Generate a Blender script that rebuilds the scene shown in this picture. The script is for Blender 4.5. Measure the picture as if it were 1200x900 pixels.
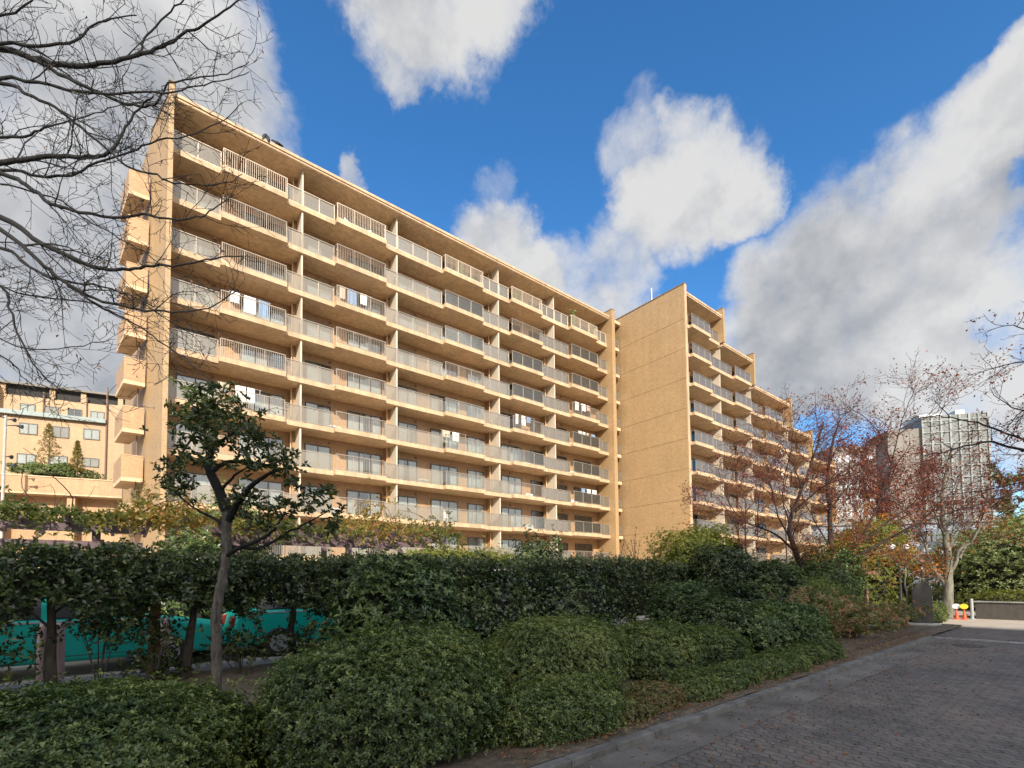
import bpy, math, random
import numpy as np
from mathutils import Vector, Matrix
R_ = math.radians
rng = np.random.default_rng(7)
random.seed(7)
for o in list(bpy.data.objects): bpy.data.objects.remove(o)
sc = bpy.context.scene
COL = sc.collection

# ------------------------------------------------------------------ camera
EYE = 1.6                                     # metres above the road
FPX, CY = 563.49, 655.37                      # focal length and principal row, in pixels of a 1200 px wide frame
YAW, PITCH, ROLL = R_(38.706), R_(2.597), R_(-0.602)
_cy, _sy, _cp, _sp, _cr, _sr = math.cos(YAW), math.sin(YAW), math.cos(PITCH), math.sin(PITCH), math.cos(ROLL), math.sin(ROLL)
_fw = Vector((_sy*_cp, _cy*_cp, _sp)); _ri = Vector((_cy, -_sy, 0)); _up = _ri.cross(_fw)
_r = _cr*_ri + _sr*_up; _u = -_sr*_ri + _cr*_up
cam = bpy.data.objects.new('camera', bpy.data.cameras.new('camera')); COL.objects.link(cam)
cam.matrix_world = Matrix(((_r.x, _u.x, -_fw.x, 0), (_r.y, _u.y, -_fw.y, 0), (_r.z, _u.z, -_fw.z, EYE), (0, 0, 0, 1)))
cam.data.sensor_width = 36; cam.data.lens = FPX/1200*36; cam.data.shift_y = (CY-450)/1200
cam.data.clip_start = 0.05; cam.data.clip_end = 3000
sc.camera = cam

def ray(x, y):
    a, b = (x-600)/FPX, (y-CY)/FPX
    return _r*a - _u*b + _fw
def P(x, y, d):                               # point seen at pixel (x, y), d metres ahead
    v = ray(x, y); k = d/(v.x*_sy + v.y*_cy)
    return Vector((v.x*k, v.y*k, v.z*k+EYE))
def PY(x, y, Y):
    v = ray(x, y); k = Y/v.y
    return Vector((v.x*k, Y, v.z*k+EYE))

# ------------------------------------------------------------------ light
SUN = Vector((-0.5, -1.0, 0.6)).normalized()  # towards the sun
sun = bpy.data.objects.new('sun', bpy.data.lights.new('sun', 'SUN')); COL.objects.link(sun)
sun.data.energy = 3.35; sun.data.angle = R_(0.5); sun.data.color = (1.0, 0.92, 0.80)
sun.rotation_euler = (-SUN).to_track_quat('-Z', 'Y').to_euler()
sc.view_settings.view_transform = 'Standard'; sc.view_settings.look = 'None'
sc.view_settings.exposure = 0.90; sc.view_settings.gamma = 1; sc.view_settings.use_curve_mapping = False

W = bpy.data.worlds.new('World'); sc.world = W; W.use_nodes = True
nt = W.node_tree; nt.nodes.clear()
def N(tree, typ, **kw):
    n = tree.nodes.new(typ)
    for k, v in kw.items(): setattr(n, k, v)
    return n
sky = N(nt, 'ShaderNodeTexSky', sky_type='NISHITA', sun_disc=False)
sky.sun_elevation = math.asin(SUN.z); sky.sun_rotation = math.atan2(SUN.x, SUN.y)
sky.altitude = 0; sky.air_density = 1.0; sky.dust_density = 0.3; sky.ozone_density = 4.0
hsv = N(nt, 'ShaderNodeHueSaturation'); hsv.inputs['Saturation'].default_value = 1.22; hsv.inputs['Value'].default_value = 1.0
nt.links.new(sky.outputs[0], hsv.inputs['Color'])
bg = N(nt, 'ShaderNodeBackground'); bg.inputs['Strength'].default_value = 0.125
nt.links.new(hsv.outputs[0], bg.inputs['Color'])
tc = N(nt, 'ShaderNodeTexCoord')
def math_(op, a, b=None, tree=nt, clamp=False):
    n = N(tree, 'ShaderNodeMath', operation=op); n.use_clamp = clamp
    for i, v in enumerate((a, b)):
        if v is None: continue
        if isinstance(v, (int, float)): n.inputs[i].default_value = v
        else: tree.links.new(v, n.inputs[i])
    return n.outputs[0]
def vmath(op, a, b, tree=nt):
    n = N(tree, 'ShaderNodeVectorMath', operation=op)
    for i, v in enumerate((a, b)):
        if v is None: continue
        if isinstance(v, (tuple, Vector)): n.inputs[i].default_value = v
        else: tree.links.new(v, n.inputs[i])
    return n
def noise_node(vec, scale, detail, rough=0.55, tree=nt, lac=2.0, dist=0.0):
    n = N(tree, 'ShaderNodeTexNoise'); n.inputs['Scale'].default_value = scale; n.inputs['Detail'].default_value = detail
    n.inputs['Roughness'].default_value = rough; n.inputs['Lacunarity'].default_value = lac; n.inputs['Distortion'].default_value = dist
    if vec is not None: tree.links.new(vec, n.inputs['Vector'])
    return n
# direction, pushed about by noise so that cloud edges fray
wn = noise_node(tc.outputs['Generated'], 7.0, 8, 0.62)
off = vmath('SUBTRACT', wn.outputs['Color'], (0.5, 0.5, 0.5)).outputs[0]
sc_ = N(nt, 'ShaderNodeVectorMath', operation='SCALE'); nt.links.new(off, sc_.inputs[0]); sc_.inputs['Scale'].default_value = 0.15
dirn = vmath('NORMALIZE', vmath('ADD', tc.outputs['Generated'], sc_.outputs[0]).outputs[0], None).outputs[0]
def blob(px, py, rp, w=1.0, soft=0.35):       # one cap of cloud round a direction of the sky, angular radius rp px
    d = ray(px, py).normalized(); e = ray(px+rp*0.7, py-rp*0.7).normalized(); f = ray(px-rp*0.7, py+rp*0.7).normalized()
    ang = 0.5*(d.angle(e)+d.angle(f))
    dt = vmath('DOT_PRODUCT', dirn, d).outputs['Value']
    m = N(nt, 'ShaderNodeMapRange', interpolation_type='SMOOTHSTEP'); nt.links.new(dt, m.inputs['Value'])
    m.inputs['From Min'].default_value = math.cos(ang*1.35); m.inputs['From Max'].default_value = math.cos(ang*soft)
    m.inputs['To Min'].default_value = 0; m.inputs['To Max'].default_value = w
    return m.outputs[0]
def union(bl):
    a = blob(*bl[0])
    for b in bl[1:]: a = math_('MAXIMUM', a, blob(*b))
    return a
CLOUDS = [(490,-20,105),(560,-30,90),(430,-40,70),(515,25,75),(480,80,38,.8),                       # top
          (830,215,88),(770,250,75),(735,180,55,.62),(880,240,62),(720,320,65,.8),(660,340,60,.8),(585,300,62,1.0),(620,330,50),(750,130,40,.42),
          (800,175,60,.75),(420,207,22,.85),(575,215,28,.42),(700,65,20,.4),(700,360,60,.9),
          (1010,330,150),(940,400,110),(1080,250,140),(1140,170,110),(1190,110,90),(1240,60,110),(1100,400,150),(1200,330,90,.9),(1240,450,160),(900,340,60,.8),
          (1000,450,120),(1300,250,90,.9),(1050,500,120,.85),(860,420,60,.7),
          (60,200,230),(0,420,220),(150,90,150),(-80,0,260),(120,480,130),(230,60,95,.95),(230,150,110,.95),(300,170,50,.6),(300,470,120,.8)]
GAPS = [(1196,212,34,.34),(1152,385,30,.34),(1198,400,30,.3),(1000,530,40,.6),(955,505,26,.6)]
field = union(CLOUDS); gap = union(GAPS)
behind = noise_node(tc.outputs['Generated'], 1.6, 4)                      # break-up for the unseen cloud added behind the viewer
fb = noise_node(tc.outputs['Generated'], 6.5, 13, 0.66)
dens = math_('ADD', field, math_('MULTIPLY', math_('SUBTRACT', fb.outputs['Fac'], 0.5), 1.25))
dens = math_('SUBTRACT', dens, gap)
# unseen bright cloud added behind the viewer to lift and neutralise the shade
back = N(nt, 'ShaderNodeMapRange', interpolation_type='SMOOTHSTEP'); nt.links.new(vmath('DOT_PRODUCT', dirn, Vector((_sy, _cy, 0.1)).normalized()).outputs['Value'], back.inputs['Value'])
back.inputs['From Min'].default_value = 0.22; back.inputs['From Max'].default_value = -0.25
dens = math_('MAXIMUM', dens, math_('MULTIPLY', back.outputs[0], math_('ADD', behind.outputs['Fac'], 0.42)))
am = N(nt, 'ShaderNodeMapRange', interpolation_type='SMOOTHSTEP'); nt.links.new(dens, am.inputs['Value'])
am.inputs['From Min'].default_value = 0.20; am.inputs['From Max'].default_value = 0.98; am.inputs['To Max'].default_value = 0.96
SHADE = [(1000,330,110),(930,380,90),(1090,300,100),(1180,230,90),(1080,420,60,.6),(60,250,220,.75),(90,460,170,.9),(830,260,50,.45),(500,40,60,.5),(720,330,50,.3),(940,450,90)]
shade = union(SHADE)
fb2 = noise_node(tc.outputs['Generated'], 5.0, 8, 0.6)
bright = math_('SUBTRACT', math_('ADD', math_('MULTIPLY', fb2.outputs['Fac'], 1.5), 0.16), math_('MULTIPLY', shade, 0.50))
shift = vmath('ADD', tc.outputs['Generated'], Vector((-0.020, -0.012, 0.030)))
def relief(scale, det, k):
    a = noise_node(tc.outputs['Generated'], scale, det, 0.55); b = noise_node(shift.outputs[0], scale, det, 0.55)
    return math_('MULTIPLY', math_('SUBTRACT', a.outputs['Fac'], b.outputs['Fac']), k)
bright = math_('ADD', math_('ADD', bright, relief(6.5, 9, 1.5)), relief(15.0, 7, 0.55))
cr = N(nt, 'ShaderNodeValToRGB'); nt.links.new(bright, cr.inputs[0])
cr.color_ramp.elements[0].position = 0.05; cr.color_ramp.elements[0].color = (0.24, 0.25, 0.27, 1)
cr.color_ramp.elements[1].position = 1.0; cr.color_ramp.elements[1].color = (0.52, 0.515, 0.505, 1)
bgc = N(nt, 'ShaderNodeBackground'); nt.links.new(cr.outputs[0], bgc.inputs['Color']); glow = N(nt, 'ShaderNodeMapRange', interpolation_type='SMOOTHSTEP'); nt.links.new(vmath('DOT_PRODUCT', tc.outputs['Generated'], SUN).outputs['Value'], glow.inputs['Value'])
glow.inputs['From Min'].default_value = -0.1; glow.inputs['From Max'].default_value = 1.0; glow.inputs['To Min'].default_value = 0.80; glow.inputs['To Max'].default_value = 2.25  # cloud strengthened towards the sun, added to lift the shade
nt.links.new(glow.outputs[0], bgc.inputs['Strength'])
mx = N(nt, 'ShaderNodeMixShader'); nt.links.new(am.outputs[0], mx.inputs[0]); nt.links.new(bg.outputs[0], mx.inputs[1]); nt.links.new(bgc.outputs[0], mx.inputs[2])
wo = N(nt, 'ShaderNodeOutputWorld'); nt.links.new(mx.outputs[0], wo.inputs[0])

# ------------------------------------------------------------------ materials
def mat(name):
    m = bpy.data.materials.new(name); m.use_nodes = True
    return m, m.node_tree, m.node_tree.nodes['Principled BSDF']
def ramp(t, fac, cols):
    r = N(t, 'ShaderNodeValToRGB'); e = r.color_ramp.elements
    while len(e) < len(cols): e.new(0.5)
    for i, c in enumerate(cols):
        e[i].position = c[0]; e[i].color = (*c[1], 1)
    t.links.new(fac, r.inputs[0]); return r.outputs[0]
def mixc(t, fac, a, b, mode='MIX'):
    n = N(t, 'ShaderNodeMix', data_type='RGBA', blend_type=mode)
    for i, v in ((0, fac), (6, a), (7, b)):
        if isinstance(v, (int, float)): n.inputs[i].default_value = v
        elif isinstance(v, tuple): n.inputs[i].default_value = (*v, 1)
        else: t.links.new(v, n.inputs[i])
    return n.outputs[2]
def bump(t, b, h, s, d=0.02):
    n = N(t, 'ShaderNodeBump'); n.inputs['Strength'].default_value = s; n.inputs['Distance'].default_value = d
    t.links.new(h, n.inputs['Height']); t.links.new(n.outputs[0], b.inputs['Normal'])
def plain(name, c, rough=0.6, metal=0.0, var=0.12, scale=3.0, bmp=0.0, bscale=60):
    m, t, b = mat(name)
    g = N(t, 'ShaderNodeNewGeometry')
    n = noise_node(g.outputs['Position'], scale, 5, tree=t)
    lo = tuple(max(0, x*(1-var)) for x in c); hi = tuple(min(1, x*(1+var)) for x in c)
    t.links.new(ramp(t, n.outputs['Fac'], [(0.3, lo), (0.7, hi)]), b.inputs['Base Color'])
    b.inputs['Roughness'].default_value = rough; b.inputs['Metallic'].default_value = metal
    if bmp:
        n2 = noise_node(g.outputs['Position'], bscale, 4, tree=t); bump(t, b, n2.outputs['Fac'], bmp)
    return m
def wallvec(t, sx=1.0):
    g = N(t, 'ShaderNodeNewGeometry'); s = N(t, 'ShaderNodeSeparateXYZ'); t.links.new(g.outputs['Position'], s.inputs[0])
    c = N(t, 'ShaderNodeCombineXYZ'); t.links.new(math_('ADD', s.outputs[0], s.outputs[1], tree=t), c.inputs[0]); t.links.new(s.outputs[2], c.inputs[1])
    return g, c.outputs[0]
def tile(name, cols, bw, bh, mortar, ms=0.008, rough=0.55, blotch=0.10, streak=0.12):
    m, t, b = mat(name); g, v = wallvec(t)
    br = N(t, 'ShaderNodeTexBrick'); t.links.new(v, br.inputs['Vector']); br.inputs['Scale'].default_value = 1
    br.inputs['Brick Width'].default_value = bw; br.inputs['Row Height'].default_value = bh; br.inputs['Mortar Size'].default_value = ms
    br.inputs['Color1'].default_value = (*cols[0], 1); br.inputs['Color2'].default_value = (*cols[1], 1); br.inputs['Mortar'].default_value = (*mortar, 1)
    n = noise_node(g.outputs['Position'], 0.35, 6, tree=t)
    c = mixc(t, 1.0, br.outputs['Color'], ramp(t, n.outputs['Fac'], [(0.3, (1-blotch,)*3), (0.7, (1.0,)*3)]), 'MULTIPLY')
    mp = N(t, 'ShaderNodeMapping'); mp.inputs['Scale'].default_value = (2.2, 2.2, 0.12); t.links.new(g.outputs['Position'], mp.inputs[0])
    n2 = noise_node(mp.outputs[0], 1.0, 6, tree=t)
    c = mixc(t, 1.0, c, ramp(t, n2.outputs['Fac'], [(0.35, (1-streak,)*3), (0.62, (1.0,)*3)]), 'MULTIPLY')
    n3 = noise_node(g.outputs['Position'], 7.0, 2, tree=t)
    c = mixc(t, 1.0, c, ramp(t, n3.outputs['Fac'], [(0.3, (0.86,)*3), (0.7, (1.1, 1.09, 1.07))]), 'MULTIPLY')
    t.links.new(c, b.inputs['Base Color']); b.inputs['Roughness'].default_value = rough
    bump(t, b, br.outputs['Fac'], -0.3, 0.01)
    return m
def plaster(name, c, streak=0.16, rough=0.75):
    m, t, b = mat(name); g = N(t, 'ShaderNodeNewGeometry')
    n = noise_node(g.outputs['Position'], 0.8, 6, tree=t)
    mp = N(t, 'ShaderNodeMapping'); mp.inputs['Scale'].default_value = (3, 3, 0.3); t.links.new(g.outputs['Position'], mp.inputs[0])
    n2 = noise_node(mp.outputs[0], 1.2, 6, tree=t)
    a = mixc(t, 1.0, c, ramp(t, n.outputs['Fac'], [(0.3, (1-streak,)*3), (0.65, (1.0,)*3)]), 'MULTIPLY')
    a = mixc(t, 1.0, a, ramp(t, n2.outputs['Fac'], [(0.3, (1-streak, 1-streak*1.1, 1-streak*1.2)), (0.6, (1.0,)*3)]), 'MULTIPLY')
    t.links.new(a, b.inputs['Base Color']); b.inputs['Roughness'].default_value = rough
    n3 = noise_node(g.outputs['Position'], 40, 3, tree=t); bump(t, b, n3.outputs['Fac'], 0.15)
    return m
def leafmat(name, cols, rough=0.45, trans=0.25):
    m, t, b = mat(name)
    a = N(t, 'ShaderNodeAttribute'); a.attribute_name = 'tint'
    c = ramp(t, a.outputs['Fac'], [(i/(len(cols)-1), x) for i, x in enumerate(cols)])
    t.links.new(c, b.inputs['Base Color']); b.inputs['Roughness'].default_value = rough
    tr = N(t, 'ShaderNodeBsdfTranslucent'); t.links.new(mixc(t, 1.0, c, (1.5, 1.6, 0.7), 'MULTIPLY'), tr.inputs['Color'])
    ms = N(t, 'ShaderNodeMixShader'); ms.inputs[0].default_value = trans
    t.links.new(b.outputs[0], ms.inputs[1]); t.links.new(tr.outputs[0], ms.inputs[2])
    t.links.new(ms.outputs[0], t.nodes['Material Output'].inputs[0])
    return m
def bark(name, c1, c2, scale=14):
    m, t, b = mat(name); g = N(t, 'ShaderNodeNewGeometry')
    mp = N(t, 'ShaderNodeMapping'); mp.inputs['Scale'].default_value = (1, 1, 0.35); t.links.new(g.outputs['Position'], mp.inputs[0])
    n = noise_node(mp.outputs[0], scale, 7, 0.65, tree=t)
    t.links.new(ramp(t, n.outputs['Fac'], [(0.3, c1), (0.72, c2)]), b.inputs['Base Color']); b.inputs['Roughness'].default_value = 0.9
    bump(t, b, n.outputs['Fac'], 0.7, 0.03)
    return m
def glass(name, tint, refl=0.12, opac=0.25, rough=0.03):
    m, t, b = mat(name)
    b.inputs['Base Color'].default_value = (*tint, 1); b.inputs['Roughness'].default_value = 0.35
    tp = N(t, 'ShaderNodeBsdfTransparent'); tp.inputs[0].default_value = (0.86, 0.88, 0.87, 1)
    gl = N(t, 'ShaderNodeBsdfGlossy'); gl.inputs['Roughness'].default_value = rough
    fr = N(t, 'ShaderNodeFresnel'); fr.inputs[0].default_value = 1.5
    m1 = N(t, 'ShaderNodeMixShader'); m1.inputs[0].default_value = opac; t.links.new(tp.outputs[0], m1.inputs[1]); t.links.new(b.outputs[0], m1.inputs[2])
    m2 = N(t, 'ShaderNodeMixShader'); t.links.new(math_('ADD', fr.outputs[0], refl, tree=t, clamp=True), m2.inputs[0])
    t.links.new(m1.outputs[0], m2.inputs[1]); t.links.new(gl.outputs[0], m2.inputs[2])
    t.links.new(m2.outputs[0], t.nodes['Material Output'].inputs[0])
    return m
M = {}
M['tile_salmon'] = tile('salmon_brick_tile', ((0.53,0.335,0.165), (0.47,0.28,0.135)), 0.24, 0.075, (0.36,0.22,0.13))
M['tile_tan'] = tile('tan_brick_tile', ((0.50,0.325,0.16), (0.43,0.27,0.125)), 0.22, 0.07, (0.36,0.25,0.135), blotch=0.12, streak=0.08)
M['slab'] = plaster('cream_painted_concrete', (0.74,0.54,0.335), 0.24)
M['lip'] = plaster('pale_slab_edge', (0.64,0.44,0.265), 0.25)
M['joint'] = plain('dark_joint', (0.22,0.15,0.085), 0.9)
M['board'] = plaster('beige_partition_board', (0.66,0.56,0.43), 0.1)
M['rail'] = plain('weathered_aluminium', (0.37,0.31,0.25), 0.45, 0.5)
M['pale_rail'] = plain('cream_painted_steel', (0.62,0.52,0.40), 0.5, 0.0)
M['smoke'] = glass('smoky_balcony_glass', (0.36,0.30,0.23), 0.0, 0.36, 0.2)
M['clear'] = glass('clear_balcony_glass', (0.5,0.46,0.38), 0.0, 0.10, 0.08)
M['pane'] = glass('window_glass', (0.05,0.06,0.06), 0.06, 0.06, 0.01)
M['frame'] = plain('bronze_window_frame', (0.10,0.085,0.07), 0.5, 0.3)
M['void_shade'] = plain('painted_void_shade', (0.035,0.032,0.03), 0.9)  # dark sheet colour standing in for the shade of unlit interiors
M['curtain'] = plain('white_curtain', (0.74,0.72,0.66), 0.9, var=0.06)
M['drape'] = plain('beige_drape', (0.50,0.42,0.32), 0.9)
M['white'] = plain('white_plastic', (0.78,0.78,0.75), 0.5, var=0.05)
M['grey'] = plain('grey_metal', (0.38,0.39,0.40), 0.5, 0.3)
M['dark'] = plain('dark_metal', (0.05,0.05,0.055), 0.5, 0.2)
M['black'] = plain('black_rubber', (0.02,0.02,0.022), 0.7)
M['brown'] = plain('brown_vent', (0.2,0.12,0.08), 0.7)
M['soil'] = plain('leafy_soil', (0.115,0.088,0.06), 0.95, var=0.45, scale=9, bmp=0.8, bscale=30)
M['sand'] = plain('sand_paving', (0.40,0.34,0.27), 0.9, var=0.12, scale=1.5, bmp=0.2)  # the paving's own sand colour
M['conc'] = plain('weathered_concrete', (0.27,0.26,0.245), 0.9, var=0.28, scale=2.2, bmp=0.35, bscale=45)
M['gutter'] = plain('stained_concrete', (0.115,0.103,0.09), 0.9, var=0.45, scale=1.6, bmp=0.35, bscale=45)
M['gutter_pale'] = plain('worn_pale_strip', (0.22,0.205,0.185), 0.9, var=0.4, scale=2.5)
M['roofmetal'] = plain('grey_green_roof_metal', (0.27,0.31,0.29), 0.6, var=0.15)
M['far_wall'] = plain('far_beige_wall', (0.22,0.195,0.17), 0.9, var=0.15, scale=0.5)
M['tail'] = plain('dark_red_lens', (0.16,0.012,0.012), 0.3)
M['kerb'] = plain('kerb_stone', (0.13,0.122,0.11), 0.85, var=0.4, scale=5.0, bmp=0.4, bscale=60)
M['bounce_paving'] = plain('pale_bounce_paving', (0.42,0.37,0.31), 0.9, var=0.2, scale=2, bmp=0.4, bscale=80)  # pale colour raised to bounce light up to the balcony soffits
M['earth'] = plain('town_ground', (0.15,0.14,0.12), 0.95, var=0.2, scale=0.2)
M['purple'] = plain('purple_brown_painted_timber', (0.13,0.085,0.092), 0.7, var=0.25, scale=2)
M['teal'] = plain('turquoise_car_paint', (0.0,0.37,0.31), 0.45, var=0.04)
M['white_paint'] = plain('white_car_paint', (0.78,0.79,0.80), 0.25, var=0.02)
M['pink'] = plain('pale_pink_painted_steel', (0.62,0.44,0.42), 0.6, var=0.12, scale=8)
M['rust'] = plain('rusty_brown_paint', (0.26,0.10,0.045), 0.8, var=0.35, scale=7)
M['orange'] = plain('orange_plastic', (0.75,0.09,0.03), 0.5, var=0.05)
M['yellow'] = plain('yellow_sign_face', (0.80,0.52,0.03), 0.5, var=0.03)
M['stone'] = plain('dark_polished_stone', (0.075,0.065,0.055), 0.45, var=0.25, scale=6)
M['pale_stone'] = plain('pale_stone', (0.42,0.41,0.38), 0.8, var=0.2, scale=6)
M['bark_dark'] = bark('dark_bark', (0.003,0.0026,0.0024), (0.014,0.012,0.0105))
M['bark_grey'] = bark('grey_bark', (0.07,0.055,0.045), (0.20,0.165,0.135))
M['inner'] = plain('painted_shade_core', (0.022,0.022,0.013), 1.0, var=0.4, scale=12)  # very dark: deep shade inside shrubs and hedge put into the colour
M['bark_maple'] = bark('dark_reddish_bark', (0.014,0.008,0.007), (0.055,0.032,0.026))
M['bark_slim'] = bark('mottled_slim_bark', (0.02,0.016,0.013), (0.17,0.145,0.12), 22)
M['bark_red'] = bark('reddish_twig_bark', (0.03,0.010,0.007), (0.11,0.038,0.024))
M['bark_pale'] = bark('pale_mossy_bark', (0.06,0.06,0.042), (0.26,0.24,0.185), 6)
M['bark_hedge'] = bark('hedge_bark', (0.03,0.024,0.02), (0.10,0.08,0.06))
M['azalea'] = leafmat('azalea_leaf', [(0.028,0.048,0.014), (0.068,0.102,0.026), (0.14,0.18,0.048), (0.26,0.28,0.085)], 0.38)
M['azalea_warm'] = leafmat('autumn_azalea_leaf', [(0.068,0.085,0.027), (0.145,0.153,0.044), (0.204,0.145,0.060), (0.272,0.119,0.060)])
M['camellia'] = leafmat('camellia_leaf', [(0.020,0.033,0.013), (0.042,0.063,0.020), (0.085,0.115,0.034), (0.165,0.185,0.062)], 0.24, 0.15)
M['camellia_pale'] = leafmat('young_camellia_leaf', [(0.034,0.058,0.018), (0.065,0.10,0.03), (0.115,0.16,0.045), (0.21,0.24,0.08)], 0.3, 0.2)
M['olive'] = leafmat('dark_olive_leaf', [(0.022,0.034,0.014), (0.042,0.06,0.02), (0.075,0.095,0.03), (0.16,0.175,0.06)], 0.25, 0.25)
M['yellowgreen'] = leafmat('yellow_green_leaf', [(0.10,0.12,0.02), (0.19,0.20,0.03), (0.30,0.28,0.05)], 0.5, 0.35)
M['lightgreen'] = leafmat('light_green_leaf', [(0.09,0.13,0.04), (0.19,0.24,0.085), (0.31,0.33,0.14)], 0.5, 0.3)
M['wisteria'] = leafmat('turning_vine_leaf', [(0.054,0.077,0.018), (0.126,0.135,0.027), (0.234,0.180,0.032), (0.270,0.117,0.027)], 0.5, 0.35)
M['maple_leaf'] = leafmat('red_autumn_leaf', [(0.10,0.02,0.015), (0.20,0.04,0.025), (0.30,0.085,0.03)], 0.6, 0.3)
M['orange_leaf'] = leafmat('orange_autumn_leaf', [(0.28,0.08,0.02), (0.40,0.14,0.025), (0.42,0.22,0.04)], 0.6, 0.4)
M['dead_leaf'] = leafmat('brown_dead_leaf', [(0.05,0.03,0.02), (0.10,0.06,0.035), (0.16,0.09,0.05)], 0.8, 0.1)
M['fallen'] = leafmat('fallen_leaf', [(0.16,0.09,0.04), (0.26,0.15,0.06), (0.26,0.06,0.03), (0.30,0.22,0.10)], 0.8, 0.1)
M['nandina'] = leafmat('bronzing_leaf', [(0.075,0.112,0.038), (0.165,0.180,0.053), (0.255,0.180,0.075), (0.360,0.165,0.090)], 0.45, 0.25)
M['petal'] = plain('pink_petal', (0.62,0.22,0.18), 0.7)
def paver():
    m, t, b = mat('interlocking_brick_pavers'); g = N(t, 'ShaderNodeNewGeometry')
    s = N(t, 'ShaderNodeSeparateXYZ'); t.links.new(g.outputs['Position'], s.inputs[0])
    w = 2*math.pi/0.1
    xx = math_('ADD', s.outputs[0], math_('MULTIPLY', math_('SINE', math_('MULTIPLY', s.outputs[1], w, tree=t), tree=t), 0.010, tree=t), tree=t)
    yy = math_('ADD', s.outputs[1], math_('MULTIPLY', math_('SINE', math_('MULTIPLY', s.outputs[0], w, tree=t), tree=t), 0.012, tree=t), tree=t)
    c = N(t, 'ShaderNodeCombineXYZ'); t.links.new(yy, c.inputs[0]); t.links.new(xx, c.inputs[1])
    br = N(t, 'ShaderNodeTexBrick'); t.links.new(c.outputs[0], br.inputs['Vector']); br.inputs['Scale'].default_value = 1
    br.inputs['Brick Width'].default_value = 0.20; br.inputs['Row Height'].default_value = 0.10; br.inputs['Mortar Size'].default_value = 0.006
    br.inputs['Color1'].default_value = (0.100,0.088,0.077,1); br.inputs['Color2'].default_value = (0.142,0.122,0.104,1); br.inputs['Mortar'].default_value = (0.04,0.037,0.035,1)
    n = noise_node(g.outputs['Position'], 0.7, 6, tree=t); n2 = noise_node(g.outputs['Position'], 6, 6, tree=t); n4 = noise_node(g.outputs['Position'], 28, 4, tree=t)
    a = mixc(t, 1.0, br.outputs['Color'], ramp(t, n.outputs['Fac'], [(0.28, (0.62,0.62,0.62)), (0.5, (1.0,0.98,0.96)), (0.72, (1.36,1.19,1.09))]), 'MULTIPLY')
    a = mixc(t, 1.0, a, ramp(t, n2.outputs['Fac'], [(0.3, (0.72,)*3), (0.7, (1.25,)*3)]), 'MULTIPLY')
    a = mixc(t, 1.0, a, ramp(t, n4.outputs['Fac'], [(0.3, (0.8,)*3), (0.7, (1.2,)*3)]), 'MULTIPLY')
    t.links.new(a, b.inputs['Base Color']); b.inputs['Roughness'].default_value = 0.8
    h = math_('ADD', math_('MULTIPLY', br.outputs['Fac'], -1.0, tree=t), math_('MULTIPLY', n4.outputs['Fac'], 0.7, tree=t), tree=t)
    bump(t, b, h, 0.6, 0.012)
    return m
M['paver'] = paver()

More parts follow.
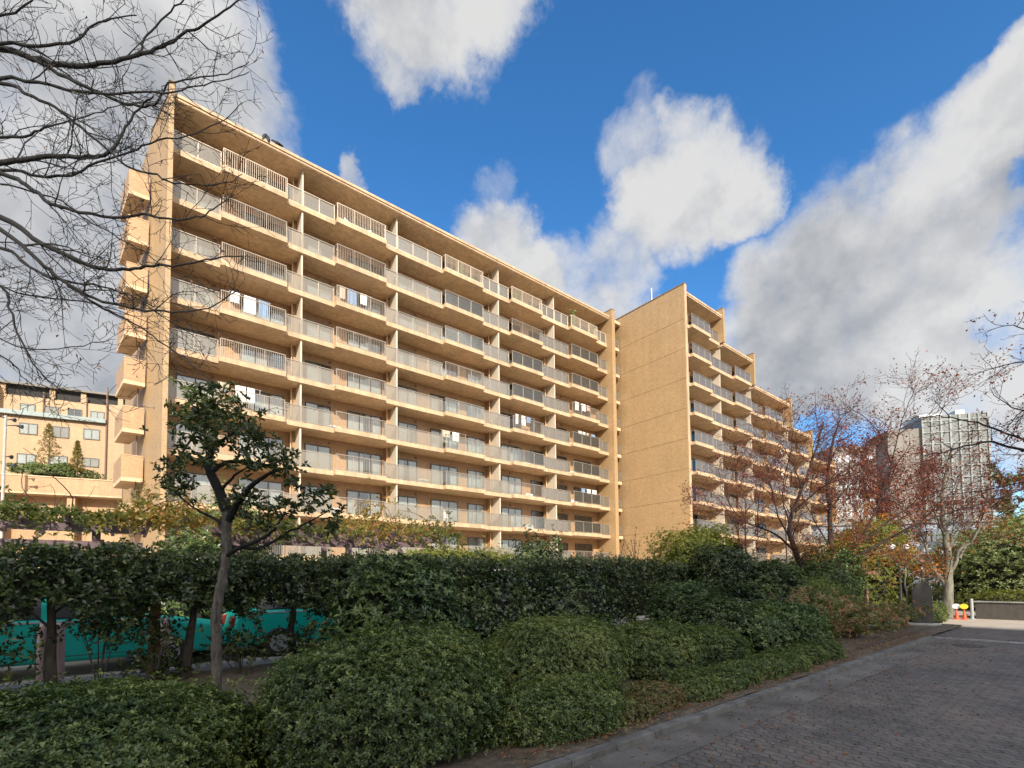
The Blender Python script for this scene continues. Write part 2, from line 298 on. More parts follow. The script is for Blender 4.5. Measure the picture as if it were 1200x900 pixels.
# ------------------------------------------------------------------ mesh helpers
class MB:
    def __init__(s): s.v = []; s.f = []; s.m = []
    def add(s, vs, fs, m=0):
        k = len(s.v); s.v += [tuple(v) for v in vs]; s.f += [tuple(i+k for i in f) for f in fs]; s.m += [m]*len(fs)
    def box(s, x0, y0, z0, x1, y1, z1, m=0):
        s.add([(x0,y0,z0),(x1,y0,z0),(x1,y1,z0),(x0,y1,z0),(x0,y0,z1),(x1,y0,z1),(x1,y1,z1),(x0,y1,z1)],
              [(0,3,2,1),(4,5,6,7),(0,1,5,4),(1,2,6,5),(2,3,7,6),(3,0,4,7)], m)
    def prism(s, poly, z0, z1, m=0):                # counter-clockwise polygon in plan
        n = len(poly)
        s.add([(x,y,z0) for x,y in poly]+[(x,y,z1) for x,y in poly],
              [tuple(range(n-1,-1,-1)), tuple(range(n,2*n))]+[(i,(i+1)%n,(i+1)%n+n,i+n) for i in range(n)], m)
    def prism_y(s, poly, y0, y1, m=0):              # polygon in x, z pushed along y
        n = len(poly)
        s.add([(x,y0,z) for x,z in poly]+[(x,y1,z) for x,z in poly],
              [tuple(range(n)), tuple(range(2*n-1,n-1,-1))]+[((i+1)%n,i,i+n,(i+1)%n+n) for i in range(n)], m)
    def tube(s, pts, rad, n=6, m=0, cap=True):
        pts = [Vector(p) for p in pts]; L = len(pts)
        if L < 2: return
        k = len(s.v); u = None
        for i, p in enumerate(pts):
            t = (pts[min(i+1, L-1)]-pts[max(i-1, 0)])
            t = t.normalized() if t.length > 1e-9 else Vector((0,0,1))
            if u is None: u = t.orthogonal().normalized()
            u = u - t*u.dot(t); u = u.normalized() if u.length > 1e-6 else t.orthogonal().normalized()
            w = t.cross(u); r = rad[i] if not isinstance(rad, (int, float)) else rad
            for j in range(n):
                a = 2*math.pi*j/n; q = p + (u*math.cos(a)+w*math.sin(a))*r
                s.v.append((q.x, q.y, q.z))
        for i in range(L-1):
            for j in range(n):
                a, b = k+i*n+j, k+i*n+(j+1)%n
                s.f.append((a, b, b+n, a+n)); s.m.append(m)
        if cap:
            s.f.append(tuple(k+j for j in range(n-1,-1,-1))); s.f.append(tuple(k+(L-1)*n+j for j in range(n))); s.m += [m, m]
    def lathe(s, c, prof, n=16, m=0):               # prof: (r, z) pairs
        k = len(s.v); c = Vector(c)
        for r, z in prof:
            for j in range(n):
                a = 2*math.pi*j/n; s.v.append((c.x+r*math.cos(a), c.y+r*math.sin(a), c.z+z))
        for i in range(len(prof)-1):
            for j in range(n):
                a, b = k+i*n+j, k+i*n+(j+1)%n
                s.f.append((a, b, b+n, a+n)); s.m.append(m)
        s.f.append(tuple(k+j for j in range(n-1,-1,-1))); s.f.append(tuple(k+(len(prof)-1)*n+j for j in range(n))); s.m += [m, m]
    def ball(s, c, r, nu=14, nv=9, m=0, sx=1, sy=1, sz=1):
        c = Vector(c); k = len(s.v)
        for i in range(nv+1):
            th = math.pi*i/nv
            for j in range(nu):
                a = 2*math.pi*j/nu
                s.v.append((c.x+r*sx*math.sin(th)*math.cos(a), c.y+r*sy*math.sin(th)*math.sin(a), c.z+r*sz*math.cos(th)))
        for i in range(nv):
            for j in range(nu):
                a, b = k+i*nu+j, k+i*nu+(j+1)%nu
                s.f.append((a, a+nu, b+nu, b)); s.m.append(m)
    def mesh(s, name, mats, smooth=False):
        me = bpy.data.meshes.new(name); me.from_pydata(s.v, [], s.f)
        for x in (mats if isinstance(mats, (list, tuple)) else [mats]): me.materials.append(x)
        if any(s.m): me.polygons.foreach_set('material_index', s.m)
        if smooth: me.polygons.foreach_set('use_smooth', [True]*len(s.f))
        me.update(); return me
    def build(s, name, mats, parent=None, smooth=False, loc=None):
        return link(name, s.mesh(name, mats, smooth), parent, loc)
def link(name, me, parent=None, loc=None, rotz=0.0):
    o = bpy.data.objects.new(name, me); COL.objects.link(o)
    if parent: o.parent = parent
    if loc is not None: o.location = loc
    if rotz: o.rotation_euler.z = rotz
    return o
def tag(o, label=None, cat=None, group=None, kind=None):
    for k, v in (('label', label), ('category', cat), ('group', group), ('kind', kind)):
        if v: o[k] = v
    return o
def thing(name, label, cat, loc=(0,0,0), rotz=0.0, group=None):
    o = bpy.data.objects.new(name, None); COL.objects.link(o); o.location = loc; o.rotation_euler.z = rotz
    o.empty_display_size = 0.2
    return tag(o, label, cat, group)
def copy_tree(o, parent=None):
    c = o.copy(); COL.objects.link(c)
    if parent: c.parent = parent
    for ch in list(o.children): copy_tree(ch, c)
    return c
def bevel(o, w, seg=2):
    b = o.modifiers.new('bevel', 'BEVEL'); b.width = w; b.segments = seg; b.limit_method = 'ANGLE'
    return o
def unit(a): return a/np.maximum(np.linalg.norm(a, axis=-1, keepdims=True), 1e-9)
def lump(p, seed, k=1.0):
    r = np.random.default_rng(seed); s = np.zeros(len(p))
    for i, f in enumerate((1.0, 1.7, 2.6, 4.1, 6.3)):
        for _ in range(2):
            d = unit(r.normal(size=3)); s += np.sin(p@d*f*k*2.2 + r.uniform(0, 6.28))*0.5/(f**0.8)
    return s*0.5
def leaf_mesh(name, Pb, T, Nn, L, wr=0.42, material=None, tint=None, detail=False, droop=0.15, fold=0.12):
    n = len(Pb); L = np.broadcast_to(np.asarray(L, float).reshape(-1, 1), (n, 1))
    T = unit(T); Nn = unit(Nn - T*np.sum(Nn*T, axis=1, keepdims=True)); S = np.cross(T, Nn)
    if tint is None: tint = rng.random(n)
    if detail:
        pts = [(0,0,0), (.33,.5,fold), (.72,.36,fold*.4), (1,0,-droop), (.72,-.36,fold*.4), (.33,-.5,fold)]
        faces = np.array([[0,1,2,3],[0,3,4,5]])
    else:
        pts = [(0,0,0), (.5,.5,fold), (1,0,-droop), (.5,-.5,fold)]; faces = np.array([[0,1,2,3]])
    k = len(pts)
    V = np.empty((n, k, 3))
    for i, (a, b, c) in enumerate(pts): V[:, i] = Pb + T*L*a + S*L*wr*b + Nn*L*c
    F = (np.arange(n)[:, None, None]*k + faces[None]).reshape(-1)
    me = bpy.data.meshes.new(name); me.vertices.add(n*k); me.vertices.foreach_set('co', V.astype(np.float32).reshape(-1))
    nf = n*len(faces); me.loops.add(nf*4); me.loops.foreach_set('vertex_index', F.astype(np.int32))
    me.polygons.add(nf); me.polygons.foreach_set('loop_start', np.arange(0, nf*4, 4, dtype=np.int32)); 
    at = me.attributes.new('tint', 'FLOAT', 'POINT'); at.data.foreach_set('value', np.repeat(np.clip(tint, 0, 1), k).astype(np.float32))
    me.materials.append(material); me.update(calc_edges=True); me.validate()
    return me
def rosettes(C, A, k, L, open_=1.0, jit=0.25):      # k leaves round each tuft
    n = len(C); A = unit(A); B = unit(np.cross(A, rng.normal(size=(n, 3)))); D = np.cross(A, B)
    Pb, T, Nn, ids = [], [], [], []
    for i in range(k):
        ph = 2*np.pi*i/k*1.0 + rng.uniform(0, 0.8, n)
        rad = B*np.cos(ph)[:, None] + D*np.sin(ph)[:, None]
        t = unit(A*(0.35 if i % 2 else 0.75) + rad*open_ + rng.normal(size=(n, 3))*jit)
        Pb.append(C + t*0.004); T.append(t); Nn.append(A + rng.normal(size=(n, 3))*jit); ids.append(np.arange(n))
    return np.concatenate(Pb), np.concatenate(T), np.concatenate(Nn), np.concatenate(ids)
def foliage(name, C, A, k, L, material, parent, wr=0.42, tint=None, detail=False, open_=1.0, jit=0.25, droop=0.15, ljit=0.3):
    Pb, T, Nn, ids = rosettes(C, A, k, L, open_, jit)
    if tint is None: tint = rng.random(len(C))
    tt = np.clip(tint[ids] + rng.normal(size=len(ids))*0.14, 0, 1)
    LL = L*(1-ljit+2*ljit*rng.random(len(Pb)))
    return link(name, leaf_mesh(name, Pb, T, Nn, LL, wr, material, tt, detail, droop), parent)
def bush(name, label, cat, group, cx, cy, rx, ry, h, ntuft, L, material, seed, k=6, amp=0.16, lumpk=1.0, wr=0.42, z0=0.0, floor=-0.25, tint_bias=0.0, sprigs=0, core=0.80, pw=0.8, depth=0.15, detail=False, stems=True):
    t = thing(name, label, cat, (cx, cy, z0), group=group)
    r = np.random.default_rng(seed)
    def surf(u, sh):
        rad = 1 + amp*lump(u*np.array([rx, ry, h])*1.5/max(0.5, min(rx, ry)), seed, lumpk) + 0.07*lump(u*np.array([rx, ry, h])*3.6, seed+9)
        zz = np.sign(u[:, 2])*np.abs(u[:, 2])**pw
        return np.stack([rx*u[:, 0]*rad, ry*u[:, 1]*rad, h*(0.30 + 0.70*zz*rad)], 1)*np.stack([sh, sh, 0.35+0.65*sh], 1)
    u = unit(r.normal(size=(ntuft*2, 3))); u = u[u[:, 2] > floor][:ntuft]
    sh = 1 - np.abs(r.normal(size=len(u)))*depth
    out = r.random(len(u)) < 0.07; sh = np.where(out, 1 + r.exponential(0.055, len(u)), sh)
    u = np.where(out[:, None], u, u)
    C = surf(u, sh); C[:, 2] = np.maximum(C[:, 2], 0.02)
    A = unit(u/np.array([rx, ry, h*0.8])) + np.array([0, 0, 0.55]) + r.normal(size=u.shape)*0.25
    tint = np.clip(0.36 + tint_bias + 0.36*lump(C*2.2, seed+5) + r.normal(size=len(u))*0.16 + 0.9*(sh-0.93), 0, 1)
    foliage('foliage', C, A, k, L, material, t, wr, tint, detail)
    # core of twigs and leaves, its deep shade put into the dark colour
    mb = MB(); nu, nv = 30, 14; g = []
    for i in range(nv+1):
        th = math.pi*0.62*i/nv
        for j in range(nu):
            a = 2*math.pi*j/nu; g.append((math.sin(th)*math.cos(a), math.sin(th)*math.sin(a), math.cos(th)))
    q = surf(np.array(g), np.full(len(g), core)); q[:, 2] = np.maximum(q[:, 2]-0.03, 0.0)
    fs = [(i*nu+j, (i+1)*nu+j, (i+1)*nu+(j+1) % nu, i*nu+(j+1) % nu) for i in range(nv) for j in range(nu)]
    mb.add(q, fs); mb.build('shade_core', M['inner'], t, True)
    if stems:
        mb = MB()
        for i in range(6):
            a = r.uniform(0, 6.28); e = Vector((rx*0.55*math.cos(a), ry*0.55*math.sin(a), h*0.55)); s_ = Vector((e.x*0.3, e.y*0.3, 0))
            mb.tube([s_, s_.lerp(e, 0.5)+Vector((0, 0, 0.05)), e], [0.018, 0.014, 0.008], 5)
        mb.build('stem', M['bark_grey'], t)
    return t
def bend(pts, k=4, jit=0.0):                        # smooth a hand-set path
    pts = [Vector(p) for p in pts]; out = []
    for i in range(len(pts)-1):
        p0, p1, p2, p3 = pts[max(i-1, 0)], pts[i], pts[i+1], pts[min(i+2, len(pts)-1)]
        for j in range(k):
            t = j/k
            q = 0.5*((2*p1)+(p2-p0)*t+(2*p0-5*p1+4*p2-p3)*t*t+(3*p1-p0-3*p2+p3)*t**3)
            if jit: q += Vector((random.gauss(0, jit), random.gauss(0, jit), random.gauss(0, jit)))
            out.append(q)
    out.append(pts[-1]); return out
def taper(n, r0, r1, pw=1.0): return [r0+(r1-r0)*(i/max(n-1, 1))**pw for i in range(n)]
def shoots(mb, pts, r0, r1, level, tips, density=1.0, length=1.0, start=0.15, up=0.1, n=4, spread=0.9, minr=0.0016, flat=None):
    """side shoots along a limb, each with its own shoots"""
    pts = [Vector(p) for p in pts]; seg = [(pts[i+1]-pts[i]).length for i in range(len(pts)-1)]; tot = sum(seg)
    cnt = max(1, int(tot*density))
    for c in range(cnt):
        d = tot*(start+(1-start)*(c+random.random())/cnt); i = 0
        while i < len(seg)-1 and d > seg[i]: d -= seg[i]; i += 1
        f = min(1, d/max(seg[i], 1e-6)); p = pts[i].lerp(pts[i+1], f); ax = (pts[i+1]-pts[i]).normalized()
        pr = r0+(r1-r0)*((i+f)/len(seg))
        side = Vector((random.gauss(0, 1), random.gauss(0, 1), random.gauss(0, 0.8)+up))
        side -= ax*side.dot(ax); side.normalize()
        dv = (ax*random.uniform(0.5, 1.1) + side*spread).normalized()
        l = length*random.uniform(0.45, 1.15)*(1-0.35*(i+f)/len(seg)); k = max(3, int(l/0.16))
        q = [p]; 
        for j in range(k):
            dv = (dv + Vector((random.gauss(0, 0.17), random.gauss(0, 0.17), random.gauss(0, 0.15)+up*0.16))).normalized()
            q.append(q[-1]+dv*l/k)
        ra = max(min(pr*0.6, 0.012*l+0.002), minr); rb = max(ra*0.35, minr*0.75)
        mb.tube(q, taper(len(q), ra, rb), n if ra > 0.006 else 3, cap=False)
        tips.append((q[-1].copy(), dv.copy())); 
        for z in q[len(q)//2:-1]: tips.append((z.copy(), dv.copy()))
        if level > 1: shoots(mb, q, ra, rb, level-1, tips, density*1.5, length*0.52, 0.2, up, n, spread, minr)
def leaves_at(name, pts, material, parent, L, count, spread, wr=0.6, hang=-0.4, tint=None):
    if not pts: return
    C = np.array([tuple(p) for p in pts]); C = np.repeat(C, count, axis=0) + rng.normal(size=(len(C)*count, 3))*spread
    T = rng.normal(size=C.shape) + np.array([0, 0, hang]); Nn = rng.normal(size=C.shape) + np.array([0, 0, 0.8])
    return link(name, leaf_mesh(name, C, T, Nn, L*(0.6+0.7*rng.random(len(C))), wr, material, rng.random(len(C)) if tint is None else None), parent)

# ------------------------------------------------------------------ the setting: ground, road, kerbs
def struct(name, mb, m, smooth=False):
    o = mb.build(name, m, smooth=smooth); o['kind'] = 'structure'; return o
mb = MB(); mb.box(-1500, -1500, -0.4, 1500, 1500, -0.03); struct('ground', mb, M['earth'])
def sheet(name, poly, z, m):
    mb = MB(); mb.add([(x, y, z) for x, y in poly], [tuple(range(len(poly)))]); return struct(name, mb, m)
sheet('road', [(-60,-9), (16.4,-9), (16.4,2.52), (-60,2.52)], 0.0, M['paver'])
sheet('gutter', [(-60,2.52), (16.4,2.52), (16.4,2.96), (-60,2.96)], 0.003, M['gutter'])
sheet('crossing_strip', [(16.4,-9), (16.9,-9), (16.9,3.2), (16.4,2.93)], 0.002, M['gutter_pale'])
sheet('road_beyond', [(16.9,-9), (19.6,-9), (20.6,3.2), (16.9,3.2)], 0.0, M['paver'])
sheet('plaza', [(19.6,-9), (60,-30), (60,9), (20.9,3.9), (20.6,3.2)], 0.001, M['sand'])
mb = MB(); x = -12.0
while x < 16.2:                                     # kerb laid in stones
    mb.box(x+0.003, 2.955, -0.02, min(x+0.6, 16.3)-0.003, 3.075, 0.07+random.uniform(-0.004, 0.004)); x += 0.6
bevel(struct('kerb', mb, M['kerb']), 0.008)
mb = MB(); pts = [(12.4,3.42), (15, 3.44), (17.5,3.42), (19.2,3.36), (20.4,3.2)]
for a, b in zip(pts, pts[1:]): mb.prism([(a[0],a[1]), (b[0],b[1]), (b[0],b[1]+0.12), (a[0],a[1]+0.12)], -0.02, 0.09)
struct('garden_edging', mb, M['stone'])
g = MB(); nx, ny = 150, 36; vs = []                # planting bed, rising a little from the kerb, uneven
for j in range(ny+1):
    for i in range(nx+1):
        vs.append((-12+33*i/nx, 3.06+7.0*j/ny, 0))
va = np.array(vs); va[:, 2] = 0.07 + 0.018*lump(va*1.5, 3) + 0.02*lump(va*6, 4) - 0.02*(va[:, 0] > 12)
g.add(va, [(j*(nx+1)+i, j*(nx+1)+i+1, (j+1)*(nx+1)+i+1, (j+1)*(nx+1)+i) for j in range(ny) for i in range(nx)])
struct('planting_bed', g, M['soil'], True)
mb = MB(); mb.box(-14, 10.06, -0.02, 21, 10.66, 0.10); bevel(struct('back_kerb', mb, M['conc']), 0.02)
sheet('car_park', [(-30,10.66), (26,10.66), (26,17.5), (-30,17.5)], 0.0, M['bounce_paving'])
sheet('garden', [(-40,17.5), (60,17.5), (60,50), (-40,50)], -0.01, M['bounce_paving'])
mb = MB(); mb.lathe((15.13, 2.14, 0), [(0.30, 0.004), (0.30, 0.008), (0.27, 0.009), (0.27, 0.006), (0.02, 0.006)], 28)
tag(mb.build('manhole_cover', M['dark']), 'dark round manhole cover set in the paved road near its far end', 'manhole cover')

# ------------------------------------------------------------------ apartment slab block
FH = 2.85; ZK = [26.05-FH*k for k in range(10)]; ROOF = 28.9
main = thing('apartment_building', 'long ten storey salmon and cream apartment block with stepped balconies and flat roof', 'apartment building', (1.4, 31.9, 0))
def on(par, name, mb, m, smooth=False):             # world-coordinate mesh hung under a placed thing
    o = mb.build(name, m, par, smooth); 
    p = par
    off = Vector((0,0,0))
    while p: off += Vector(p.location); p = p.parent
    o.location = -off if par.parent is None else Vector((0,0,0)); return o
YB, YR, YF = 33.6, 31.9, 31.5
mb = MB(); mb.box(1.36, YB, 0, 40.4, 44, ROOF); on(main, 'wall', mb, M['tile_salmon'])
mb = MB()                                           # side wall with its tall fin at the front corner
mb.prism([(1.28,31.15), (1.52,31.15), (1.52,33.59), (1.355,33.59), (1.355,43.9), (-0.35,43.9), (0.66,35.5), (1.28,32.2)], 0, 29.17)
on(main, 'end_wall', mb, M['tile_tan'])
mb = MB(); mb.prism([(1.24,31.1), (1.56,31.1), (1.56,33.5), (0.72,35.6), (0.60,35.6), (1.24,32.2)], 29.173, 29.24); on(main, 'coping', mb, M['joint'])
mb = MB(); mb.box(38.5, 31.2, 0, 38.95, 33.59, 29.55); mb.box(38.953, 31.23, 0, 39.03, 31.45, 29.5); on(main, 'end_pier', mb, M['tile_tan'])
mb = MB(); mb.box(38.46, 31.17, 29.553, 39.0, 33.55, 29.6); on(main, 'coping', mb, M['joint'])
mb = MB()
mb.box(1.56, 31.56, ROOF-0.30, 38.46, 44, ROOF-0.003); mb.box(39.0, 31.6, ROOF-0.30, 40.4, 33.6, ROOF-0.003)
on(main, 'roof', mb, M['slab'])
mb = MB(); mb.box(1.565, 31.46, ROOF-0.13, 38.45, 31.70, ROOF+0.04); mb.box(1.565, 31.52, ROOF-0.27, 38.45, 31.555, ROOF-0.17); on(main, 'roof_edge', mb, M['lip'])
DIV = [1.52, 8.47, 15.09, 24.47, 31.04, 38.5]
SEG = [('r',1.525,3.91),('f',3.91,7.45),('r',7.45,10.54),('f',10.54,14.04),('r',14.04,18.9),('f',18.9,22.56),('r',22.56,25.56),('f',25.56,29.15),('r',29.15,32.9),('f',32.9,36.7),('r',36.7,38.49)]
def slab(par, x0, x1, segs, zt, yb, yr, yf, th=0.26):
    """one bay's balcony floor, its front stepping between two depths"""
    front = []
    for k, a, b in segs:
        a, b = max(a, x0), min(b, x1)
        if b-a < 0.02: continue
        y = yf if k == 'f' else yr
        front += [(a, y), (b, y)]
    mb = MB(); mb.prism([(x, y+0.05) for x, y in front]+[(x1, yb+0.1), (x0, yb+0.1)], zt-th, zt-0.002, 0)
    o = on(par, 'balcony', mb, [M['slab']])
    mb = MB()
    for i in range(0, len(front)-1):
        (xa, ya), (xb, yb2) = front[i], front[i+1]
        if abs(ya-yb2) < 1e-6: mb.box(xa, ya, zt-th*0.96, xb, ya+0.048, zt+0.06)
        else: mb.box(xa-0.02, min(ya, yb2)+0.049, zt-th*0.94, xa+0.02, max(ya, yb2)-0.001, zt+0.05)
    on(o, 'slab_edge', mb, M['lip'])
    return o
def railing(par, x0, x1, segs, zt, yr, yf, bars=True, H=1.15):
    fr, br, panes = MB(), MB(), []
    for k, a, b in segs:
        a, b = max(a, x0)+0.02, min(b, x1)-0.02
        if b-a < 0.15: continue
        y = (yf if k == 'f' else yr)+0.09
        fr.box(a, y-0.03, zt+H-0.04, b, y+0.03, zt+H); fr.box(a, y-0.015, zt+0.12, b, y+0.015, zt+0.155)
        n = max(1, round((b-a)/1.15))
        for i in range(n+1):
            x = a+(b-a)*i/n; x = min(max(x, a+0.02), b-0.02); fr.box(x-0.022, y-0.02, zt+0.002, x+0.022, y+0.02, zt+H-0.042)
        if k == 'f' and bars:
            m = int((b-a)/0.115)
            for i in range(1, m):
                x = a+(b-a)*i/m; br.box(x-0.011, y-0.008, zt+0.157, x+0.011, y+0.008, zt+H-0.043)
        else:
            g = MB(); g.box(a+0.035, y+0.021, zt+0.17, b-0.035, y+0.031, zt+H-0.06)
            panes.append(('clear_panel', g, M['clear']) if k == 'f' and bars is not None else ('glass_panel', g, M['smoke']))
        if k == 'f':                                # short returns at the ends of the projecting part
            for x in (a, b): fr.box(x-0.012, y+0.031, zt+H-0.035, x+0.012, y+0.36, zt+H-0.005)
    m = M['pale_rail'] if bars == 'pale' else M['rail']
    r = on(par, 'railing', fr, m)
    if br.v: on(par, 'balusters', br, m)
    for nm, g, mm in panes: on(par, nm, g, mm)
_win = {}
def window(par, x0, x1, z, yb, h=2.0, style=0, lowz=0.05):
    """sliding window: frame with panes, curtains and a sheet of painted interior shade as sub-parts"""
    w = x1-x0; key = (round(w, 2), style, h)
    if key not in _win:
        f = MB(); n = 3 if w > 2.2 else 2
        f.box(0, -0.08, 0, w, -0.01, 0.06); f.box(0, -0.08, h-0.06, w, -0.01, h); 
        for i in range(n+1):
            x = (w-0.06)*i/n; f.box(x, -0.075 if 0 < i < n else -0.08, 0.06, x+0.06, -0.012, h-0.06)
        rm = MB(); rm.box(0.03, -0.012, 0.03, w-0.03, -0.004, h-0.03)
        p = MB()
        for i in range(n): p.box((w-0.06)*i/n+0.062, -0.056, 0.062, (w-0.06)*(i+1)/n-0.002, -0.05, h-0.062)
        c = MB()
        spans = [[(0.06, w*0.45), (w*0.72, w-0.08)], [(0.06, w-0.06)], [(0.08, w*0.28), (w*0.6, w-0.1)], [(w*0.4, w-0.06)], [(0.06, w*0.6)]][style]
        top = h-0.08
        for a, b in spans:
            m = max(4, int((b-a)/0.055)); xs = [a+(b-a)*i/m for i in range(m+1)]
            ys = [-0.030+(0.010 if i % 2 else -0.010) for i in range(m+1)]
            c.add([(x, y, 0.08) for x, y in zip(xs, ys)]+[(x, y, top) for x, y in zip(xs, ys)], [(i, i+1, i+m+2, i+m+1) for i in range(m)])
        _win[key] = (f.mesh('window', M['frame']), rm.mesh('painted_void_shade', M['void_shade']), p.mesh('pane', M['pane']), c.mesh('curtain', M['drape'] if style == 3 else M['curtain']))
    f, rm, p, c = _win[key]
    o = link('window', f, par)
    off = Vector(par.location); o.location = Vector((x0, yb, z+lowz))-off
    link('void_shade', rm, o); link('pane', p, o); link('curtain', c, o)
    return o
WIN = [[(2.0,3.9),(5.25,7.8)], [(9.16,10.85),(12.0,14.6)], [(15.9,17.5),(18.7,21.2),(22.2,23.9)], [(25.75,28.1),(29.25,30.85)], [(32.7,34.0),(35.05,37.5)]]
wr = random.Random(11)
for k in range(10):
    zt = ZK[k]
    for u in range(5):
        x0, x1 = DIV[u]+0.005, DIV[u+1]-0.005
        if u == 4: x1 = 38.495
        if k < 9:
            b = slab(main, x0 if u == 0 else x0-0.005, x1 if u == 4 else x1+0.005, SEG, zt, YB, YR, YF)
            railing(b, x0, x1, SEG, zt, YR, YF, 'pale' if k == 0 else (True if (u < 2 or wr.random() < 0.25) else False))
        for (a, c) in WIN[u]:
            if k == 9 and wr.random() < 0.3: continue
            window(main, a, c, zt, YB, 2.0, wr.choice([0,1,1,1,2,3,4,4]))
        mb = MB()                                   # ceiling vents and a dark wall vent per flat
        mb.box(x0+2.2, YB-0.05, zt+2.26, x0+2.38, YB-0.004, zt+2.40)
        on(main, 'vent', mb, M['brown'])
    for u in range(1, 5):                           # partitions between flats
        x = DIV[u]; zc = (ROOF-0.31) if k == 0 else ZK[k-1]-0.265
        mb = MB(); mb.box(x-0.05, YR+0.14, zt+0.002, x+0.05, YB-0.46, zc-0.004); on(main, 'partition', mb, M['board'])
        mb = MB(); mb.box(x-0.28, YB-0.46, zt+0.002, x+0.16, YB-0.002, zc-0.003); on(main, 'pier', mb, M['tile_salmon'])
        mb = MB(); mb.tube([(x-0.34, YB-0.6, zt), (x-0.34, YB-0.6, zc)], 0.04, 8); on(main, 'drainpipe', mb, M['slab'])
    mb = MB(); zc = (ROOF-0.31) if k == 0 else ZK[k-1]-0.26      # the last bay beyond the end pier
    if k < 9:
        mb.prism([(39.04,31.75), (40.3,31.75), (40.3,33.61), (39.04,33.61)], zt-0.26, zt+0.05); b = on(main, 'balcony', mb, M['slab'])
        mb = MB(); mb.box(39.1, 31.8, zt+1.1, 40.28, 31.86, zt+1.15); mb.box(39.1, 31.82, zt+0.15, 40.28, 31.84, zt+1.09); on(b, 'glass_panel', mb, M['smoke'])
for k in range(10):                                 # brick balcony boxes on the left flank
    z1 = 24.6+1.6-FH*k; z0 = z1-1.5
    A, B, C_, D_ = (-0.38,35.3), (0.615,35.3), (-0.05,38.4), (-0.78,38.4)
    mb = MB()
    mb.prism([A, B, C_, D_], z0, z0+0.22, 1)
    mb.prism([A, B, (0.60,35.42), (-0.39,35.42)], z0+0.221, z1); mb.prism([(-0.39,35.425), (-0.28,35.425), (-0.68,38.39), (-0.78,38.39)], z0+0.221, z1-0.002)
    b = on(main, 'brick_balcony', mb, [M['tile_salmon'], M['slab']])
    mb = MB(); mb.prism([(-0.40,35.28), (0.60,35.28), (0.59,35.43), (-0.40,35.43)], z1+0.001, z1+0.05); on(b, 'coping', mb, M['lip'])
    mb = MB(); mb.tube([(0.3,35.9,z0-1.3), (0.3,35.9,z0-0.01)], 0.04, 6); on(b, 'bracket', mb, M['brown'])

# ------------------------------------------------------------------ stepped wing with the blank tiled end wall
wing = thing('apartment_wing', 'tan tiled apartment wing with a blank end wall and roofs stepping down to the right', 'apartment building', (40.5, 24.2, 0))
WB, WR, WF = 26.2, 24.56, 24.2
mb = MB(); zs = [0]+[z+0.10 for z in reversed(ZK[:9])]+[29.5]
for a, b in zip(zs, zs[1:]): mb.box(40.5, 24.18, a+0.014, 40.8, 41, b-0.014)
ew = on(wing, 'end_wall', mb, M['tile_tan'])
mb = MB(); mb.box(40.53, 24.3, 0, 40.79, 40.9, 29.49); on(ew, 'joint', mb, M['joint'])
mb = MB(); mb.box(40.45, 24.10, 29.50, 40.85, 41, 29.58); on(wing, 'coping', mb, M['joint'])
mb = MB(); mb.box(40.52, 24.12, 0, 40.84, 24.178, 29.49); on(wing, 'corner_strip', mb, M['lip'])
WX = [40.8, 47.8, 54.4, 64.1, 70.5, 78.4]
WTOP = [ROOF]+[ZK[i] for i in range(4)]
WSEG = [('r',40.8,41.9),('f',41.9,45.3),('r',45.3,50.2),('f',50.2,53.8),('r',53.8,57.2),('f',57.2,61.6),('r',61.6,66.2),('f',66.2,69.3),('r',69.3,72.5),('f',72.5,76.0),('r',76.0,78.4)]
for u in range(5):
    x0, x1, top = WX[u], WX[u+1], WTOP[u]
    mb = MB(); mb.box(x0 if u == 0 else x0+0.002, WB, 0, x1-0.002, 40.9, top-0.02); on(wing, 'wall', mb, M['tile_salmon'])
    mb = MB(); mb.box(x0+0.01, WF+0.08, top-0.28, x1-0.14, 40.85, top-0.015); on(wing, 'roof', mb, M['slab'])
    mb = MB(); mb.box(x0+0.01, WF, top-0.14, x1-0.15, WF+0.2, top+0.04); mb.box(x0+0.01, WF+0.05, top-0.27, x1-0.15, WF+0.079, top-0.17); on(wing, 'roof_edge', mb, M['lip'])
    pt = top+0.75; zlow = 0 if u == 4 else WTOP[u+1]+0.05
    mb = MB(); mb.box(x1-0.13, 24.16, zlow, x1+0.15, 40.8, pt); mb.box(x1-0.14, 24.10, zlow, x1+0.16, 24.158, pt-0.005); on(wing, 'end_wall', mb, M['tile_tan'])
    mb = MB(); mb.box(x1-0.17, 24.08, pt+0.002, x1+0.19, 40.8, pt+0.06); on(wing, 'coping', mb, M['joint'])
    for k in range(10):
        zt = ZK[k]
        if zt > top-2: continue
        if k < 9:
            xe = x1-0.15 if zt > zlow-0.6 else x1-0.005
            b = slab(wing, x0+0.005, xe, WSEG, zt, WB, WR, WF); railing(b, x0, xe, WSEG, zt, WR, WF, None)
            if u and zt < WTOP[u]-3.5:
                mb = MB(); mb.box(x0-0.05, WR+0.14, zt+0.002, x0+0.05, WB-0.002, zt+FH-0.27); on(wing, 'partition', mb, M['board'])
            elif u:
                mb = MB(); mb.box(x0+0.156, WR+0.14, zt+0.002, x0+0.2, WB-0.002, zt+FH-0.3); on(wing, 'partition', mb, M['board'])
        window(wing, x0+1.0, x0+2.7, zt, WB, 2.0, wr.choice([0,1,2,4])); window(wing, x0+3.6, x0+6.0, zt, WB, 2.0, wr.choice([0,1,2,3]))
mb = MB(); p = PY(753, 358, 28.2); mb.tube([(41.2, 28.2, 29.4), (41.2, 28.2, 31.3)], 0.05, 8); mb.box(41.05, 28.05, 28.85, 41.35, 28.35, 29.42)
tag(mb.build('antenna_mast', M['white']), 'thin white antenna mast on the roof behind the tan blank end wall', 'antenna mast')

